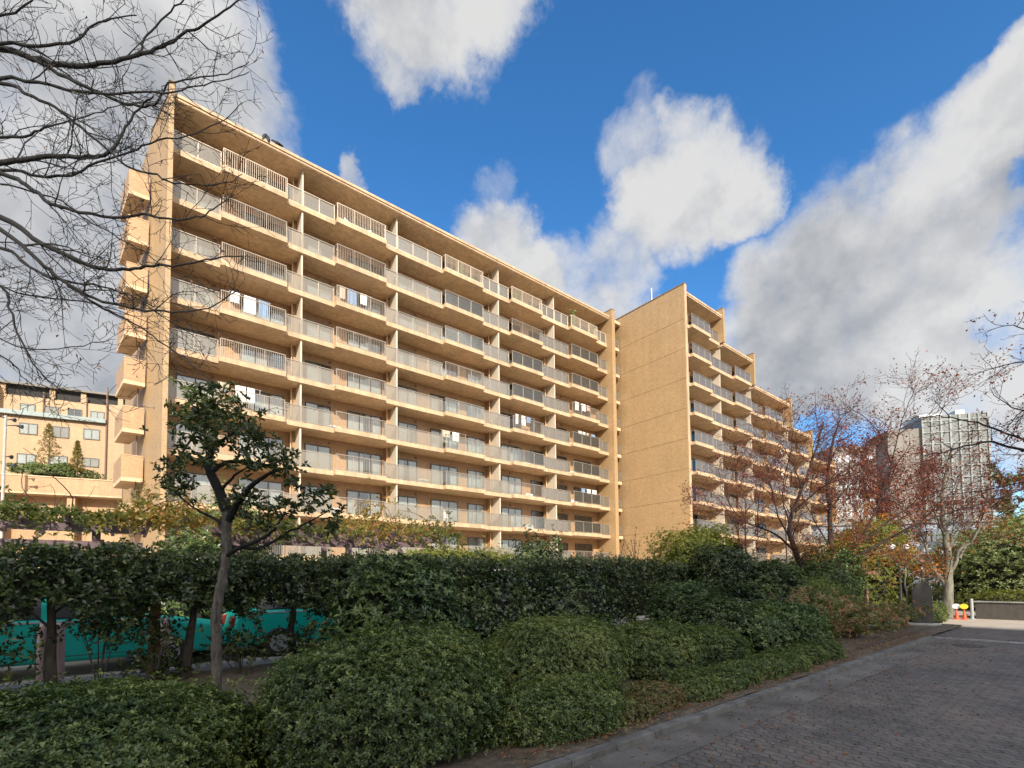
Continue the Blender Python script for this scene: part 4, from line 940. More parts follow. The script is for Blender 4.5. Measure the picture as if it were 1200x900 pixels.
# ------------------------------------------------------------------ shrubs by the road
G1 = 'clipped azaleas along the road'
def shrub(lbl, cx, cy, rx, ry, h, n, seed, m='azalea', L=0.032, **kw):
    n = int(n*1.55)
    return bush('azalea_bush', lbl, 'shrub', kw.pop('group', G1), cx, cy, rx, ry, h, n, L, M[m], seed, z0=0.05, **kw)
shrub('broad low azalea mound filling the bottom left corner below the slim tree', -0.45, 4.72, 1.42, 0.95, 0.80, 11000, 1, lumpk=0.9, amp=0.12, tint_bias=0.05)
shrub('large dark rounded azalea mound at the bottom, left of the road', 1.95, 4.45, 1.12, 1.05, 1.10, 12000, 2, lumpk=0.9, amp=0.12)
shrub('small low azalea dome at the kerb, nearest to the viewer', 3.62, 3.68, 0.86, 0.50, 0.53, 6500, 3, amp=0.10, tint_bias=0.16)
shrub('wide bright azalea mound behind the nearest kerbside dome', 4.95, 5.15, 1.30, 0.85, 1.02, 9000, 4, amp=0.12, tint_bias=0.24)
shrub('azalea mound joined to the right of the wide bright one', 6.85, 4.85, 0.95, 0.75, 0.86, 6000, 5, amp=0.12, tint_bias=0.10)
shrub('smaller sloping azalea at the right end of the bright mounds', 8.35, 4.7, 0.80, 0.6, 0.66, 4200, 6, tint_bias=0.04)
shrub('dark azalea gap filler between the big mound and the hedge trunks', 3.5, 6.2, 0.9, 0.7, 0.95, 4000, 7)
shrub('glossy pale topped shrub beyond the azaleas, beside the soil strip', 11.2, 4.65, 1.55, 0.85, 0.98, 6500, 8, 'camellia_pale', 0.06, amp=0.18)
shrub('dense shrub between the pale topped shrub and the azaleas', 9.6, 5.3, 1.0, 0.8, 1.05, 4500, 9, 'camellia', 0.055)
for i, x in enumerate((4.35, 5.05, 5.75, 6.5, 7.2, 7.95, 8.75, 9.6, 10.5)):
    shrub(['straggly ground azalea with red leaves right of the nearest dome', 'first low ground azalea along the kerb, sparse and bronzed', 'low ground azalea at the kerb below the wide bright mound', 'low clipped azalea tuft midway along the kerb', 'rounder low azalea tuft after the midway one', 'low azalea tuft near the sloping azalea', 'low azalea tuft before the pale topped shrub', 'low azalea tuft in front of the pale topped shrub', 'last low azalea tuft before the bare soil'][i],
          x, 3.52+0.05*math.sin(i*2), 0.45, 0.30, 0.26+0.05*(i % 3), 1300, 20+i, 'azalea_warm' if i < 2 else 'azalea', 0.026, tint_bias=0.12, group='low azaleas along the kerb', amp=0.2)
def nandina(x, y, h, w, label, seed):
    t = thing('nandina_plant', label, 'shrub', (x, y, 0.05), group='bronzing nandina clumps')
    r = np.random.default_rng(seed); mb = MB(); pts = []
    for i in range(34):
        e = Vector((r.normal()*w*0.5, r.normal()*w*0.4, h*r.uniform(0.22, 1.0))); q = [Vector((e.x*0.2, e.y*0.2, 0)), e*0.55+Vector((0,0,0.1)), e]
        mb.tube(q, [0.008,0.006,0.003], 4, cap=False)
        for j in range(7): pts.append(e+Vector((r.normal()*0.16, r.normal()*0.16, r.normal()*0.10)))
    mb.build('stem', M['bark_red'], t)
    C = np.array([tuple(p) for p in pts]); C[:, 2] = np.maximum(C[:, 2], 0.04)
    foliage('foliage', C, r.normal(size=C.shape)*0.6+np.array([0,0,1]), 12, 0.085, M['nandina'], t, 0.34, np.clip(0.5+r.normal(size=len(C))*0.28, 0, 1), jit=0.45, droop=0.35)
for i, (x, y, h, w, l) in enumerate([(13.2,4.5,0.85,1.1,'bronzing nandina clump right of the pale topped shrub'), (14.6,4.3,0.8,1.0,'reddish nandina clump at the edge of the bare soil'), (15.9,4.6,0.85,1.1,'green and bronze nandina clump near the dark clipped mound'),
        (17.3,4.4,0.75,1.0,'loose nandina clump just left of the standing stone'), (18.6,4.25,0.6,0.8,'smallest nandina clump at the foot of the standing stone'), (14.0,5.4,1.1,1.0,'taller greener nandina clump behind the reddish one'), (16.6,5.5,1.0,1.0,'taller nandina clump behind the soil edge, before the mound')]): nandina(x, y, h, w, l, 60+i)
shrub('round clipped bush at the road corner below the pale forked tree', 21.3, 4.05, 0.66, 0.55, 0.72, 3500, 40, 'azalea', 0.03, group=None, tint_bias=0.15)
shrub('dark flat topped clipped mound between the maple trunks and the stone', 17.2, 6.0, 1.5, 0.95, 1.55, 6500, 41, 'azalea', 0.04, group=None, tint_bias=0.18, amp=0.12)

# ------------------------------------------------------------------ the tall clipped hedge: trees standing in a row
HT = 'row of clipped hedge trees'
def hedge_tree(i, x, y, w, zb, zt, n, label, m='camellia', L=0.075, lx=0.0):
    t = thing('hedge_tree', label, 'hedge tree', (x, y, 0), group=HT); r = np.random.default_rng(100+i)
    d = 0.78
    def box_pts(n):
        p = np.stack([r.uniform(-w, w, n), r.uniform(-d, d, n), r.uniform(0, 1, n)], 1)
        # keep mostly the outer shell; looser below
        s = np.abs(p[:, 1])/d; e = np.maximum(s, p[:, 2])
        p = p[(e > 0.55) | (r.random(n) < 0.35)]
        lo = zb + 0.16*np.sin(p[:, 0]*3.1+i)+0.1*np.sin(p[:, 0]*7+i*2)
        z = lo + (zt-lo)*p[:, 2] + (0.09*lump(p*3, 200+i)+0.06*lump(p*8, 210+i)+np.where(r.random(len(p)) < 0.06, r.exponential(0.10, len(p)), 0))*(0.3+0.7*p[:, 2])
        p[:, 1] *= 1 + 0.26*lump(p*2.5, 300+i); p[:, 2] = z
        return p
    C = box_pts(n)
    A = np.stack([r.normal(size=len(C))*0.5, np.sign(C[:, 1])*np.abs(C[:, 1])/d*0.9 + r.normal(size=len(C))*0.4, 0.5+r.normal(size=len(C))*0.4], 1)
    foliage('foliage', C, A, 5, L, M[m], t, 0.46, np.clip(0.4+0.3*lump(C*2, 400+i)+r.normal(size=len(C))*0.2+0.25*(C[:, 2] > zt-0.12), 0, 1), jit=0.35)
    mb = MB()
    tr = [Vector((lx,0,0)), Vector((lx*0.6+0.03*r.normal(),0.02,zb*0.55)), Vector((0.03,0,zb)), Vector((0.02*r.normal(),0,zt-0.25))]
    q = bend(tr, 4, 0.006); mb.tube(q, taper(len(q), 0.085, 0.03), 9); mb.build('trunk', M['bark_hedge'], t, True)
    mb = MB()
    for k in range(9):
        s_ = Vector((0.02, 0, r.uniform(0.45, 0.85)*zt)); e = Vector((r.uniform(-w, w), r.uniform(-d, d)*0.8, min(zt-0.1, s_.z+r.uniform(0.1, 0.6))))
        mb.tube([s_, s_.lerp(e, 0.5)+Vector((0,0,0.06)), e], [0.022,0.014,0.006], 5, cap=False)
    mb.build('branch', M['bark_hedge'], t)
    if i >= 5:                                       # solid core inside the dense part of the row, shade painted dark
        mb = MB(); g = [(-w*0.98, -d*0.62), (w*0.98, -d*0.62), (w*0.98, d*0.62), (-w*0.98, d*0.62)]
        mb.prism(g, zb+0.15, zt-0.22); mb.build('shade_core', M['inner'], t)
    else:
        mb = MB(); mb.prism([(-w*0.9,-0.25),(w*0.9,-0.25),(w*0.9,0.25),(-w*0.9,0.25)], zb+0.30, zt-0.3); mb.build('shade_core', M['inner'], t)
xs = [-2.6,-0.86,0.85,2.4,4.1,5.8,7.5,9.2,10.9,12.6,14.4]
hl = ['leftmost hedge tree at the frame edge, over the turquoise car', 'hedge tree whose bare dark trunk stands beside the left pink bollard', 'hedge tree rising behind the slim broadleaf tree trunk', 'hedge tree over the second turquoise car', 'hedge tree just behind the bright leafed camellia at the left', 'hedge tree right of the bright leafed camellia', 'hedge tree behind the widest bright azalea mound', 'hedge tree in the middle of the dense hedge run', 'hedge tree behind the loose grey green shrub', 'hedge tree left of the tall evergreen clump', 'last hedge tree, right beside the tall evergreen clump']
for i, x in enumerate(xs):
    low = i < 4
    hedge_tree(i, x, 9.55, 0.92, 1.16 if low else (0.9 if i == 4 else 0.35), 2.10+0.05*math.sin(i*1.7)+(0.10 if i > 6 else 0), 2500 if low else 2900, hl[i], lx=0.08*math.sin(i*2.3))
# straggling low sprays under the open part of the hedge
for i, (x, y, z, s, l) in enumerate(((-1.45,9.3,0.75,0.5,'hanging leafy spray at the far left, before the turquoise door'), (0.35,9.4,0.9,0.42,'leafy spray hanging around the brown post'), (1.55,9.3,0.62,0.45,'leafy undergrowth to the right of the slim tree trunk'), (2.6,9.2,0.62,0.55,'leafy undergrowth before the second turquoise car'), (0.45,9.75,0.30,0.36,'small ivy clump at the foot of the brown post'), (-0.3,9.6,1.05,0.3,'leafy spray beside the turquoise door handle'), (3.6,9.0,0.6,0.6,'leafy undergrowth under the bright leafed camellia'))):
    t = thing('hedge_undergrowth', l, 'shrub', (x, y, 0), group='leafy sprays under the hedge'); r = np.random.default_rng(500+i); n = 150
    C = np.stack([r.normal(size=n)*s*0.6, r.normal(size=n)*0.25, np.clip(z+r.normal(size=n)*s*0.42, 0.05, 1.5)], 1)
    foliage('foliage', C, r.normal(size=(n, 3))+np.array([0,-0.5,0.5]), 4, 0.085, M['camellia'], t, 0.46, jit=0.5)
    mb = MB()
    for k in range(7): e = Vector(C[k]); mb.tube([Vector((0,0,0.0)), e*0.5+Vector((0,0,0.1)), e], [0.014,0.01,0.004], 4, cap=False)
    mb.build('stem', M['bark_hedge'], t)
bush('camellia_bush', 'glossy bright leafed camellia standing before the hedge, right of the slim tree', 'shrub', None, 3.55, 7.4, 1.15, 0.85, 1.95, 3400, 0.085, M['camellia_pale'], 71, k=5, amp=0.24, wr=0.46, floor=-0.6, depth=0.2, core=0.66, detail=True)
bush('camellia_bush', 'dark glossy camellia before the hedge above the large dark azalea mound', 'shrub', None, 5.6, 7.9, 1.25, 0.8, 1.75, 3000, 0.08, M['camellia'], 72, k=5, amp=0.2, wr=0.46, floor=-0.5, core=0.75)
bush('camellia_bush', 'dark glossy camellia behind the wide bright azalea mound', 'shrub', None, 8.1, 7.9, 1.3, 0.8, 1.7, 3000, 0.075, M['camellia'], 73, k=5, amp=0.2, wr=0.46, floor=-0.5, core=0.75)
bush('loose_shrub', 'loose grey green shrub before the dense hedge, above the sloping azalea', 'shrub', None, 11.4, 7.0, 1.15, 0.8, 1.55, 3600, 0.055, M['camellia_pale'], 74, amp=0.22, core=0.7, depth=0.18, tint_bias=-0.12)
bush('evergreen_clump', 'tall dark evergreen clump closing the right end of the hedge', 'shrub', None, 15.6, 8.0, 1.35, 1.2, 2.75, 5200, 0.075, M['camellia'], 75, amp=0.24, core=0.75, wr=0.4, depth=0.14)
bush('evergreen_shrub', 'broad dark evergreen shrub left of the maple trunks', 'shrub', None, 16.2, 6.8, 1.5, 1.0, 1.95, 5200, 0.07, M['camellia'], 76, amp=0.22, core=0.78, tint_bias=0.08)
bush('evergreen_shrub', 'evergreen shrub tucked against the foot of the maple trunks', 'shrub', None, 18.2, 7.3, 1.1, 0.9, 2.1, 4000, 0.07, M['camellia_pale'], 77, amp=0.24, core=0.75, tint_bias=-0.1)
bush('evergreen_shrub', 'low dark evergreen shrub under the loose grey green shrub, before the hedge foot', 'shrub', None, 13.6, 6.4, 1.3, 0.9, 1.35, 4200, 0.065, M['camellia'], 78, amp=0.22, core=0.78)
bush('hedge_shrub', 'tall rose like shrub rising above the hedge top in the middle, with a pink bloom', 'shrub', None, 10.2, 11.4, 1.2, 0.7, 3.15, 2600, 0.08, M['camellia'], 79, k=5, amp=0.4, core=0.6, depth=0.25, floor=-0.2)
bush('clipped_hedge', 'sunlit yellow green clipped hedge showing above the dark hedge in the middle', 'hedge', None, 9.6, 14.6, 3.2, 0.9, 2.75, 7000, 0.07, M['yellowgreen'], 80, k=5, amp=0.06, core=0.9, pw=0.3)
bush('garden_tree', 'sunlit yellow and green garden tree in front of the blank end wall corner', 'tree', None, 24.2, 14.0, 3.1, 2.0, 4.5, 7500, 0.11, M['yellowgreen'], 81, k=5, amp=0.3, core=0.7, depth=0.2, tint_bias=-0.15)
bush('garden_shrub', 'bright yellow green shrub beside the pergola at the foot of the left fin wall', 'shrub', None, 3.4-0.9, 18.5, 1.5, 1.0, 4.45, 3600, 0.10, M['lightgreen'], 82, k=5, amp=0.3, core=0.65, depth=0.2, tint_bias=0.15)
bush('garden_shrub', 'olive shrub behind the pergola left of the slim tree', 'shrub', None, 1.0, 13.6, 1.6, 0.8, 2.75, 2600, 0.09, M['camellia_pale'], 83, k=5, amp=0.35, core=0.6, depth=0.25, tint_bias=0.1)
bush('garden_shrub', 'light green rounded tree mass beyond the planter wall at the right edge', 'tree', None, 33.5, 1.6, 4.6, 4.2, 4.7, 12000, 0.13, M['lightgreen'], 84, k=5, amp=0.25, core=0.78, depth=0.12, tint_bias=0.35)
bush('garden_tree', 'yellow green tree mass behind the pale forked trunk', 'tree', None, 33.0, 8.6, 3.0, 2.4, 4.6, 5200, 0.13, M['yellowgreen'], 85, k=5, amp=0.3, core=0.65, depth=0.2)
bush('planter_hedge', 'low clipped hedge with a yellow top growing along the planter wall', 'hedge', None, 25.7, 1.0, 0.55, 2.6, 1.08, 4200, 0.05, M['yellowgreen'], 86, k=5, amp=0.05, core=0.9, pw=0.3, tint_bias=-0.05)
bush('garden_shrub', 'mid green shrub left of the standing stone, under the twin globe lamp', 'shrub', None, 20.2, 6.6, 1.7, 1.2, 2.6, 4200, 0.08, M['camellia_pale'], 87, k=5, amp=0.3, core=0.65, depth=0.2)
bush('garden_shrub', 'green shrub behind the standing stone by the lamp post', 'shrub', None, 24.0, 8.0, 2.2, 1.4, 2.7, 4000, 0.09, M['lightgreen'], 88, k=5, amp=0.3, core=0.65, tint_bias=-0.2)
bush('terrace_planting', 'low green planting along the top of the brick terrace wall', 'shrub', None, *P(62, 552, 39.5).xy, 2.6, 0.7, 1.0, 1500, 0.13, M['lightgreen'], 89, z0=P(62, 556, 39.5).z-0.15, amp=0.4, core=0.5, stems=False)
for i, (px, pb, ptop, s, l) in enumerate(((56, 553, 497, 1.0, 'thin yellowing conifer like tree growing on the brick terrace'), (90, 553, 517, 0.7, 'smaller thin tree right of the yellowing one on the terrace'))):
    b_ = P(px, pb, 40); top = P(px, ptop, 40).z; h = top-b_.z+0.3
    t = thing('terrace_tree', l, 'tree', (b_.x, b_.y, b_.z-0.3), group='thin trees on the terrace'); mb = MB(); mb.tube([(0,0,0),(0.05,0,h*0.5),(0,0,h)], [0.07,0.045,0.012], 6); mb.build('trunk', M['bark_grey'], t)
    r = np.random.default_rng(90+i); n = 420; z = r.uniform(0.15, 1, n)*h; w = (1.05-z/h)*0.5*h*s*0.75; a = r.uniform(0, 6.28, n); rad = w*np.sqrt(r.random(n))
    C = np.stack([rad*np.cos(a), rad*np.sin(a), z-rad*0.2], 1); foliage('crown', C, r.normal(size=(n, 3))+np.array([0,0,0.6]), 5, 0.16, M['wisteria'], t, 0.3, np.clip(0.55+r.normal(size=n)*0.18, 0, 1))

# ------------------------------------------------------------------ fallen leaves and litter (nobody could count them)
n = 5200; r = np.random.default_rng(77)
X = r.uniform(2.5, 17, n); Yv = 3.06 + np.abs(r.normal(size=n))*0.55; onroad = r.random(n) < 0.22; Yv = np.where(onroad, 2.93-np.abs(r.normal(size=n))*0.9, Yv)
C = np.stack([X, Yv, np.where(onroad, 0.012, 0.10)], 1); T = np.stack([r.normal(size=n), r.normal(size=n), r.normal(size=n)*0.12], 1)
o = link('fallen_leaves', leaf_mesh('fallen_leaves', C, T, np.tile([0,0,1.0], (n, 1))+r.normal(size=(n, 3))*0.15, 0.022+0.03*r.random(n), 0.55, M['fallen'], r.random(n)))
tag(o, 'scatter of small dry leaves on the soil strip and along the kerb', 'leaves', kind='stuff')

# ------------------------------------------------------------------ slim broadleaf tree in the left foreground
D0 = P(254, 800, 6.9).xy; DF = 6.55
bt = thing('broadleaf_tree', 'slim crooked evergreen tree with spreading leafy boughs standing before the hedge at the left', 'tree', (0,0,0))
def T_(path, dd=None): return [P(x, y, DF+(dd[i] if dd else 0)) for i, (x, y) in enumerate(path)]
mb = MB()
tr = bend([P(255,850,DF), P(254,800,DF), P(254,750,DF), P(254,716,DF), P(260,682,DF), P(265,648,DF), P(265,614,DF), P(264,584,DF)], 6, 0.005)
mb.tube(tr, [r_*(1+random.gauss(0, 0.06)) for r_ in taper(len(tr), 0.070, 0.052)], 14); base = tr[0]
mb.build('trunk', M['bark_slim'], bt, True)
mb = MB(); limb_pts = []
def limb(path, r0, r1, dd=None, k=4):
    q = bend(T_(path, dd), k, 0.004); mb.tube(q, taper(len(q), r0, r1), 8, cap=False); return q
A1 = limb([(265,598),(257,575),(247,555),(243,540),(249,525),(243,508),(240,492),(246,472),(250,458)], 0.07, 0.018, [0,0,0,.05,.1,.1,.15,.15,.2])
A2 = limb([(266,612),(277,592),(285,582),(292,572),(305,562),(322,552),(338,548)], 0.055, 0.014, [0,-.05,-.1,-.15,-.2,-.3,-.35])
A3 = limb([(249,552),(265,542),(290,541),(312,545),(330,540)], 0.035, 0.010, [0,.1,.2,.3,.35])
A4 = limb([(264,652),(280,642),(300,634),(318,624),(328,610),(335,600)], 0.035, 0.010, [0,-.1,-.15,-.2,-.2,-.2])
A5 = limb([(266,640),(285,642),(308,641),(335,625),(362,612),(385,598)], 0.028, 0.007, [0,.1,.2,.3,.3,.35])
A6 = limb([(262,615),(248,606),(232,598),(218,588),(206,578)], 0.026, 0.006, [0,.1,.1,.2,.2])
A7 = limb([(243,520),(232,512),(222,518),(214,530),(203,545)], 0.022, 0.006, [.1,0,-.1,-.2,-.2])
A8 = limb([(249,525),(262,515),(276,505),(285,495),(300,498)], 0.025, 0.007, [.1,.05,0,-.1,-.15])
A9 = limb([(258,575),(272,560),(282,552),(296,545)], 0.022, 0.007, [0,-.1,-.2,-.25])
A10 = limb([(240,492),(230,480),(222,470),(228,460)], 0.018, 0.006, [.15,.1,.1,.05])
tips = []
for q, l in ((A1,.45),(A2,.4),(A3,.4),(A4,.35),(A5,.35),(A6,.3),(A7,.3),(A8,.4),(A9,.3),(A10,.35)): shoots(mb, q, 0.03, 0.008, 2, tips, 3.2, l, 0.3, 0.25, 4, 0.8, 0.002)
mb.build('branch', M['bark_dark'], bt, True)
r = np.random.default_rng(31)
CL = [(240,478,34,24),(262,470,26,18),(282,492,24,16),(228,505,30,20),(262,512,36,22),(294,518,30,18),(318,532,26,14),(336,548,16,12),(236,540,26,12),(300,545,24,10),(207,538,14,14),(197,553,16,10),(214,572,18,12),(196,570,10,8),
      (300,592,26,16),(282,586,18,12),(328,598,18,12),(374,585,16,10),(390,578,12,8),(392,604,14,10),(352,596,16,9),(310,612,18,10),(255,456,14,9),(388,618,6,10),(345,568,12,8),(226,460,14,10),(215,485,16,10)]
Cs = []
for (px, py, sx, sy) in CL:
    m = int(0.055*sx*sy*1.1)+6
    for j in range(m): Cs.append(tuple(P(px+r.normal()*sx*0.55, py+r.normal()*sy*0.62, DF+r.normal()*0.40)))
Cs = np.array(Cs + [tuple(t[0]) for t in tips if r.random() < 0.22])
foliage('foliage', Cs, r.normal(size=Cs.shape)*0.55+np.array([0,0,0.7]), 6, 0.074, M['olive'], bt, 0.42, np.clip(0.45+r.normal(size=len(Cs))*0.22, 0, 1), True, jit=0.35, droop=0.3)

# ------------------------------------------------------------------ bare tree reaching in from the left
wt = thing('bare_tree', 'bare dark tree whose long leafless branches reach in from the upper left corner', 'tree', (0,0,0))
def TB(path, d): return [P(x, y, d+0.0012*i*x*(1 if d > 7 else -0.4)*0.5) for i, (x, y) in enumerate(path)]
tb = P(-330, 560, 8.0); mb = MB()
trunk = [Vector((tb.x, tb.y, 0)), P(-318, 400, 8.0), P(-300, 250, 8.0), P(-260, 100, 8.0), P(-220, -60, 8.0)]
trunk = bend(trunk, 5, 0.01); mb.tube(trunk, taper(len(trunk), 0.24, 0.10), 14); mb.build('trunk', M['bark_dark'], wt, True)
LB = [([(-285,150),(-150,80),(-60,40),(0,55),(50,72),(95,78),(125,73),(160,65),(190,55),(215,40),(240,28),(270,8),(290,-10)], 8.0, .070, .010),
      ([(160,65),(166,55),(172,42),(195,18),(215,0),(222,-20)], 8.25, .022, .010),
      ([(38,68),(80,92),(120,110),(150,122),(175,124),(190,112),(198,98),(235,90),(265,86),(292,72)], 8.0, .035, .006),
      ([(-290,190),(-120,110),(0,92),(45,97),(90,107),(140,109),(190,109),(220,103),(260,95),(292,84)], 7.4, .036, .005),
      ([(-300,230),(-110,120),(0,98),(30,110),(65,125),(95,150),(125,175),(150,195),(185,206),(205,215),(240,218),(270,212),(284,204)], 7.0, .034, .005),
      ([(-310,330),(-160,260),(-60,210),(0,193),(30,186),(70,183),(105,184),(125,180),(140,163),(150,145),(165,125),(180,112)], 7.2, .058, .010),
      ([(-305,300),(-140,230),(0,200),(45,207),(85,205),(105,195),(150,178),(185,165),(230,155),(262,140),(285,120)], 8.6, .036, .006),
      ([(-300,280),(-120,190),(0,205),(30,217),(60,238),(85,246),(130,254),(170,252),(200,257),(230,255),(250,245),(275,228)], 6.9, .044, .006),
      ([(-310,350),(-120,230),(0,255),(40,280),(80,300),(120,315),(150,316),(180,312),(210,312),(250,303),(285,300)], 7.0, .054, .008),
      ([(-305,320),(-100,220),(0,270),(40,300),(65,322),(100,345),(140,358),(180,364),(220,364),(250,358),(280,340)], 6.4, .040, .006),
      ([(-312,370),(-130,260),(0,290),(30,310),(60,325),(110,334),(150,345),(185,360)], 6.9, .036, .006),
      ([(80,335),(110,355),(150,375),(180,395),(210,415),(240,440),(258,452)], 6.7, .018, .005),
      ([(-318,400),(-100,300),(0,335),(10,360),(25,400),(45,435),(70,455),(95,458)], 6.2, .026, .004),
      ([(-285,170),(-120,60),(-20,52),(45,53),(88,48),(105,32),(130,22),(160,18)], 7.8, .040, .008),
      ([(-290,210),(-120,160),(0,160),(30,160),(52,150),(80,142),(120,130),(150,120)], 8.4, .036, .006),
      ([(-280,120),(-120,20),(-10,20),(30,5),(50,-15)], 7.6, .035, .008),
      ([(0,215),(60,232),(110,262),(150,285),(190,310),(230,330),(262,352)], 7.0, .014, .004),
      ([(-300,260),(-110,240),(-20,322),(30,345),(90,352),(150,368),(195,388)], 7.7, .024, .004),
      ([(-318,400),(-140,330),(0,415),(18,430),(35,450),(60,468)], 6.6, .018, .003),
      ([(-318,380),(-140,310),(0,396),(55,410),(110,402),(135,398)], 6.8, .016, .003)]
mb = MB(); tw_ = MB(); tips = []
for path, d, r0, r1 in LB:
    if path[0][0] < -250: path = [tuple(trunk[min(range(len(trunk)), key=lambda i: abs(i-len(trunk)*(0.75 if path[0][1] < 260 else 0.55)))])]+path[1:]
    q3 = [Vector(p) if len(p) == 3 else P(p[0], p[1], d+0.10*math.sin(i*1.3+d*9)) for i, p in enumerate(path)]
    q = bend(q3, 4, 0.010); mb.tube(q, taper(len(q), r0, r1, 0.75), 8, cap=False)
    k = max(1, int(len(q)*0.22)) if len(path) > 8 else 1
    shoots(tw_, q[k:], r0*0.6, r1, 3, tips, 4.0, 0.95, 0.04, 0.05, 4, 0.85, 0.0038)
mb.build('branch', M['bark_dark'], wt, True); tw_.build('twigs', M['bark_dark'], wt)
sel = [p for p, d in tips if random.random() < 0.03]
leaves_at('dead_leaves', sel, M['dead_leaf'], wt, 0.055, 2, 0.03, 0.4, -1.0)
print('bare tree twigs', len(tw_.f), len(tips))

# ------------------------------------------------------------------ autumn maples at the right
def maple(name, label, limbs, D, seed, trunk_r, barkm, leafm, leafn, lv=3, dens=1.5, ln=1.6, leafL=0.07, orange=0.0, minr=0.004, tips_extra=0, keep=0.5, group=None, depthvar=0.9, n0=0, sprays=()):
    t = thing(name, label, 'tree', (0,0,0), group=group); random.seed(seed)
    mb, tw2, tips = MB(), MB(), []
    for li, (path, r0, r1, dz) in enumerate(limbs):
        q3 = [P(x, y, D+dz*(i/(len(path)-1))) for i, (x, y) in enumerate(path)]
        if li == 0: q3 = [Vector((q3[0].x, q3[0].y, 0.0))]+q3
        q = bend(q3, 4, 0.012); mb.tube(q, taper(len(q), r0*(1 if li == 0 else 0.72), r1*0.7, 0.65), 10 if li < 2 else 7, cap=False)
        if li >= n0: shoots(tw2, q[max(1, len(q)//5):], r0*0.6, r1, lv, tips, dens, ln, 0.1, 0.12, 4, 0.8, minr)
    mb.build('trunk', barkm, t, True); tw2.build('twigs', M['bark_red'], t)
    sel = [p for p, d in tips if random.random() < keep]
    leaves_at('foliage', sel, leafm, t, leafL, leafn, 0.12, 0.7, -0.2)
    if orange:
        sel = [p for p, d in tips if random.random() < orange and p.z < 4.2]
        leaves_at('orange_foliage', sel, M['orange_leaf'], t, leafL, 5, 0.16, 0.7, -0.2)
    for nm, ml, cl in sprays:
        rr = np.random.default_rng(seed+50); C = []
        for (px, py, sx, sy, n, dz) in cl:
            for j in range(n):
                lay = round(rr.normal()*1.3)/1.3
                C.append(tuple(P(px+rr.normal()*sx*0.55, py+lay*sy*0.6+rr.normal()*sy*0.10, D+dz+rr.normal()*0.5)))
        C = np.array(C); link(nm, leaf_mesh(nm, C, rr.normal(size=C.shape)*np.array([1,1,0.35]), rr.normal(size=C.shape)*0.5+np.array([0,0,0.9]), leafL*(0.7+0.6*rr.random(len(C))), 0.6, ml, rr.random(len(C))), t)
    random.seed(seed+1); print(name, len(tw2.f), len(tips)); return t
maple('maple_tree', 'nearly bare maple with a dark curved trunk, left of its thicker spreading neighbour',
      [([(948,735),(943,690),(936,655),(928,635),(925,615),(932,590),(945,560),(958,520),(965,495)], .17, .03, 0), ([(930,645),(915,630),(895,620),(872,612),(850,603),(830,602)], .07, .015, -.8), ([(928,635),(912,605),(905,575),(898,545),(890,525)], .06, .012, .5),
       ([(932,600),(945,585),(965,570),(985,555),(1005,545)], .06, .012, -1), ([(925,612),(918,585),(920,555),(928,525),(925,500)], .05, .010, .8), ([(940,575),(930,545),(915,520),(900,505)], .04, .008, -.4), ([(872,612),(855,590),(848,570),(842,550)], .03, .008, -.6)],
      17.2, 5, .17, M['bark_maple'], M['maple_leaf'], 2, dens=3.3, ln=1.9, keep=0.28, leafL=0.075, orange=0.03, minr=0.006, sprays=[('orange_foliage', M['orange_leaf'], [(905,652,26,9,160,2.0),(962,648,26,9,260,0),(940,640,18,6,110,0)]), ('red_foliage', M['maple_leaf'], [(880,600,34,16,200,0),(925,615,40,20,260,1),(900,570,40,20,160,0),(955,575,36,24,200,0)])])
maple('maple_tree', 'large spreading maple with long low boughs sweeping right over the road edge',
      [([(972,740),(970,705),(972,670),(974,640),(972,600),(970,560),(975,520),(985,490)], .22, .035, .3), ([(955,700),(975,672),(1000,655),(1025,640),(1050,627),(1080,612),(1115,600),(1160,588),(1200,572)], .13, .02, -1.5), ([(948,668),(975,660),(1005,640),(1035,615),(1060,598),(1090,580),(1120,568)], .09, .015, -.6),
       ([(1005,640),(1020,610),(1035,575),(1045,545),(1052,510),(1062,480),(1075,450)], .075, .012, .4), ([(972,600),(990,575),(1010,555),(1030,530),(1040,505)], .06, .012, .6), ([(1045,545),(1035,515),(1020,495),(1000,480),(985,470)], .04, .008, .3), ([(1052,510),(1075,495),(1095,485),(1115,470),(1135,462)], .04, .008, -.5),
       ([(972,640),(955,610),(942,585),(935,560)], .05, .01, .6), ([(1080,612),(1105,585),(1130,570),(1160,560)], .04, .008, -.8)],
      18.0, 6, .22, M['bark_maple'], M['maple_leaf'], 2, dens=3.0, ln=2.0, keep=0.26, leafL=0.08, orange=0.04, minr=0.006,
      sprays=[('orange_foliage', M['orange_leaf'], [(992,640,26,9,260,0),(1040,652,36,10,360,0),(1012,662,22,8,160,0),(1062,640,20,7,120,0)]), ('red_foliage', M['maple_leaf'], [(1020,590,46,24,330,0),(1075,580,40,18,260,0),(990,600,30,22,200,0)])])
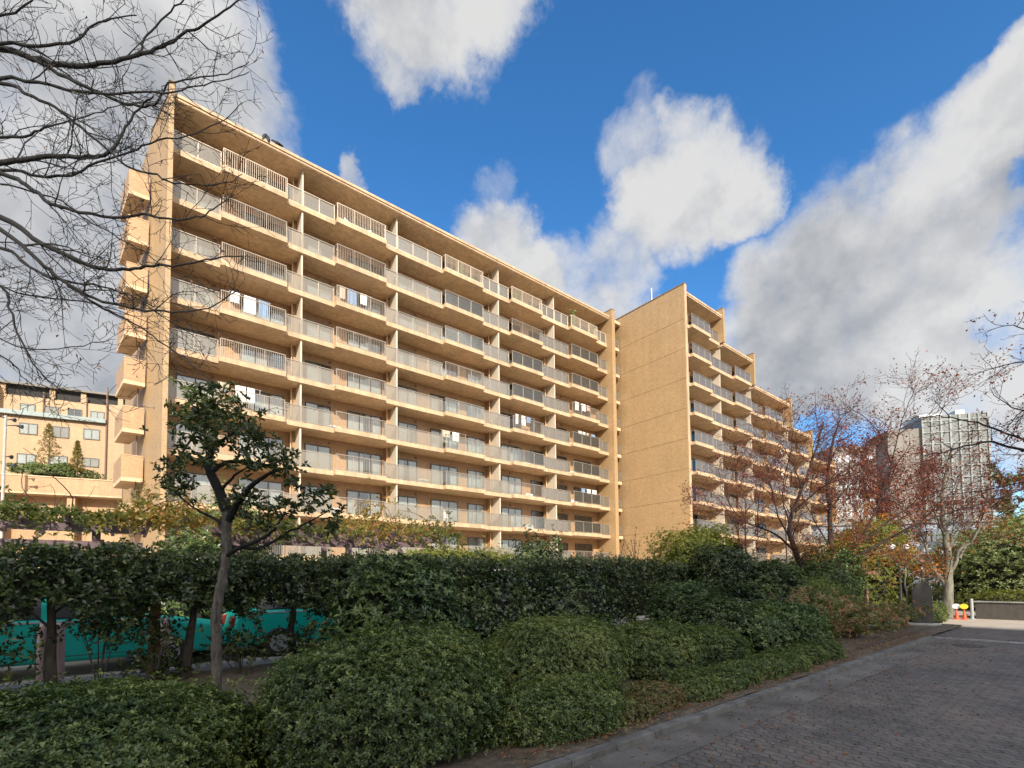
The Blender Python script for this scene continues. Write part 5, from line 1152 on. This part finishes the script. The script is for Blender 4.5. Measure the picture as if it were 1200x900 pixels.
maple('pale_trunk_tree', 'pale barked forked tree at the road corner beside the traffic cones, with reddish bare twigs',
      [([(1110,722),(1111,700),(1111,670),(1110,648),(1108,630),(1104,600),(1106,570),(1112,540),(1118,520)], .25, .04, 0), ([(1110,690),(1098,672),(1088,650),(1080,625),(1066,605),(1050,588),(1035,570)], .12, .025, 1.0), ([(1112,672),(1120,660),(1124,645),(1138,635),(1146,620),(1152,602),(1164,590),(1180,578)], .12, .022, -1),
       ([(1110,648),(1116,630),(1118,610),(1116,590),(1122,570)], .10, .02, .6), ([(1146,625),(1160,610),(1180,600),(1205,590)], .06, .012, -.5), ([(1124,655),(1132,640),(1150,622),(1175,605)], .08, .012, 1), ([(1108,630),(1095,600),(1085,575),(1078,550)], .07, .012, -1)],
      18.6, 7, .33, M['bark_pale'], M['maple_leaf'], 2, dens=2.4, ln=1.9, keep=0.25, leafL=0.09, orange=0.07, minr=0.006, sprays=[('orange_foliage', M['orange_leaf'], [(1088,667,26,8,210,-0.8),(1070,648,20,7,90,0),(1100,655,14,6,60,0),(1165,615,26,7,60,0)]), ('red_foliage', M['maple_leaf'], [(1120,590,50,14,320,0),(1175,575,34,12,260,0),(1150,604,30,8,120,0),(1080,600,30,14,150,0)])])
maple('orange_maple', 'small maple with flat sprays of orange leaves left of the pale forked tree',
      [([(1062,720),(1063,700),(1060,680),(1062,660),(1060,640)], .06, .015, 0), ([(1062,690),(1075,680),(1090,677)], .025, .008, .3), ([(1061,670),(1045,655),(1030,650)], .02, .008, .3), ([(1061,660),(1080,648),(1095,645)], .02, .008, -.3)],
      15.8, 8, .06, M['bark_pale'], M['orange_leaf'], 8, lv=2, dens=2.2, ln=0.8, keep=0.5, leafL=0.08)
maple('orange_maple', 'orange and yellow leaved maple glowing behind the maple trunks, left of the lamp',
      [([(1000,700),(1000,670),(1002,640),(1000,615)], .10, .03, 0), ([(1000,680),(975,655),(950,645)], .05, .012, 1), ([(1001,660),(1030,645),(1055,640)], .05, .012, 0), ([(1001,650),(985,630),(965,618)], .04, .010, .5), ([(1001,640),(1020,620),(1040,612)], .04, .010, -.5)],
      23, 9, .10, M['bark_grey'], M['orange_leaf'], 9, lv=2, dens=1.8, ln=1.5, keep=0.6, leafL=0.12)
maple('bare_maple', 'bare maple boughs with red leaf tips reaching in from the right edge against the sky',
      [([(1330,700),(1325,600),(1310,520),(1290,470)], .20, .09, 0), ([(1300,520),(1250,530),(1200,528),(1165,518),(1140,520),(1105,530),(1080,533)], .07, .012, -.3), ([(1300,510),(1250,520),(1200,515),(1160,500),(1130,492),(1100,488),(1080,490)], .06, .010, .2), ([(1295,480),(1240,440),(1200,425),(1170,430),(1135,440)], .045, .008, .3),
       ([(1292,470),(1240,400),(1200,385),(1175,382),(1152,392)], .035, .007, -.3), ([(1296,490),(1240,470),(1200,480),(1175,470),(1160,455)], .04, .008, 0), ([(1298,500),(1240,500),(1205,480),(1185,495),(1172,510)], .035, .008, .3), ([(1310,560),(1250,560),(1200,565),(1150,575),(1110,580)], .04, .008, .4)],
      11.0, 10, .20, M['bark_dark'], M['maple_leaf'], 2, dens=3.4, ln=0.9, keep=0.22, leafL=0.06, minr=0.0045, n0=1)
maple('red_maple', 'hazy red twigged tree between the stepped wing and the tower, behind the large maple',
      [([(1035,700),(1035,660),(1030,620),(1028,590),(1032,560)], .16, .04, 0), ([(1033,640),(1010,610),(995,585),(985,565)], .08, .015, 1), ([(1032,630),(1060,605),(1085,590),(1105,580)], .08, .015, -1), ([(1030,610),(1015,580),(1010,550),(1000,530)], .06, .012, 0), ([(1030,600),(1055,575),(1070,550),(1080,535)], .06, .012, .6)],
      32, 11, .16, M['bark_red'], M['maple_leaf'], 2, dens=2.8, ln=2.6, keep=0.55, leafL=0.14, minr=0.011)
maple('red_maple', 'thin red twigged maple standing before the wing balconies, left of the dark curved trunk',
      [([(876,690),(875,650),(873,620),(874,590)], .09, .03, 0), ([(873,620),(855,600),(842,585),(830,575)], .04, .01, 0), ([(874,600),(890,580),(900,565)], .04, .01, .5), ([(874,590),(868,570),(872,550)], .03, .008, -.4)],
      22, 12, .09, M['bark_red'], M['maple_leaf'], 2, lv=3, dens=2.4, ln=1.8, keep=0.4, leafL=0.085, minr=0.008)
maple('hill_tree', 'dark green tree crown standing far off at the right, beside the tower', 
      [([(1185,640),(1185,600),(1184,570),(1183,555)], .3, .1, 0), ([(1184,580),(1170,565),(1160,560)], .15, .04, 0), ([(1184,580),(1198,565),(1210,560)], .15, .04, 0)],
      55, 13, .3, M['bark_grey'], M['camellia'], 14, lv=2, dens=0.9, ln=3.0, keep=0.9, leafL=0.35, minr=0.02)
# sprigs standing above the hedge top
for i, (px, py, y, h, l) in enumerate(((745, 652, 9.4, 0.95, 'thin reddish sprig standing up from the hedge top before the blank wall'), (725, 655, 9.5, 0.55, 'short sprig left of the tallest one on the hedge top'), (770, 655, 9.3, 0.4, 'short leafy sprig right of the tallest one on the hedge top'), (700, 655, 9.5, 0.42, 'leafy sprig on the hedge top below the end pier'))):
    q = PY(px, py, y); t = thing('hedge_sprig', l, 'shrub', (q.x, q.y, q.z-0.35), group='sprigs above the hedge top'); mb = MB(); pts = []
    for k in range(5):
        e = Vector((random.gauss(0.12 if k == 0 else 0, 0.3 if k else 0.05), random.gauss(0, 0.1), (0.35+h)*(1 if k == 0 else random.uniform(0.4, 0.75)))); c = [Vector((0,0,0)), e*0.5+Vector((random.gauss(0, 0.04), 0, 0.03)), e]
        mb.tube(c, [0.008,0.006,0.003], 4, cap=False); pts += [c[1].lerp(e, f) for f in np.linspace(0.0, 1, 7)]
    mb.build('stem', M['bark_red'], t); leaves_at('foliage', pts, M['dead_leaf'], t, 0.06, 2, 0.03, 0.5, 0.3)
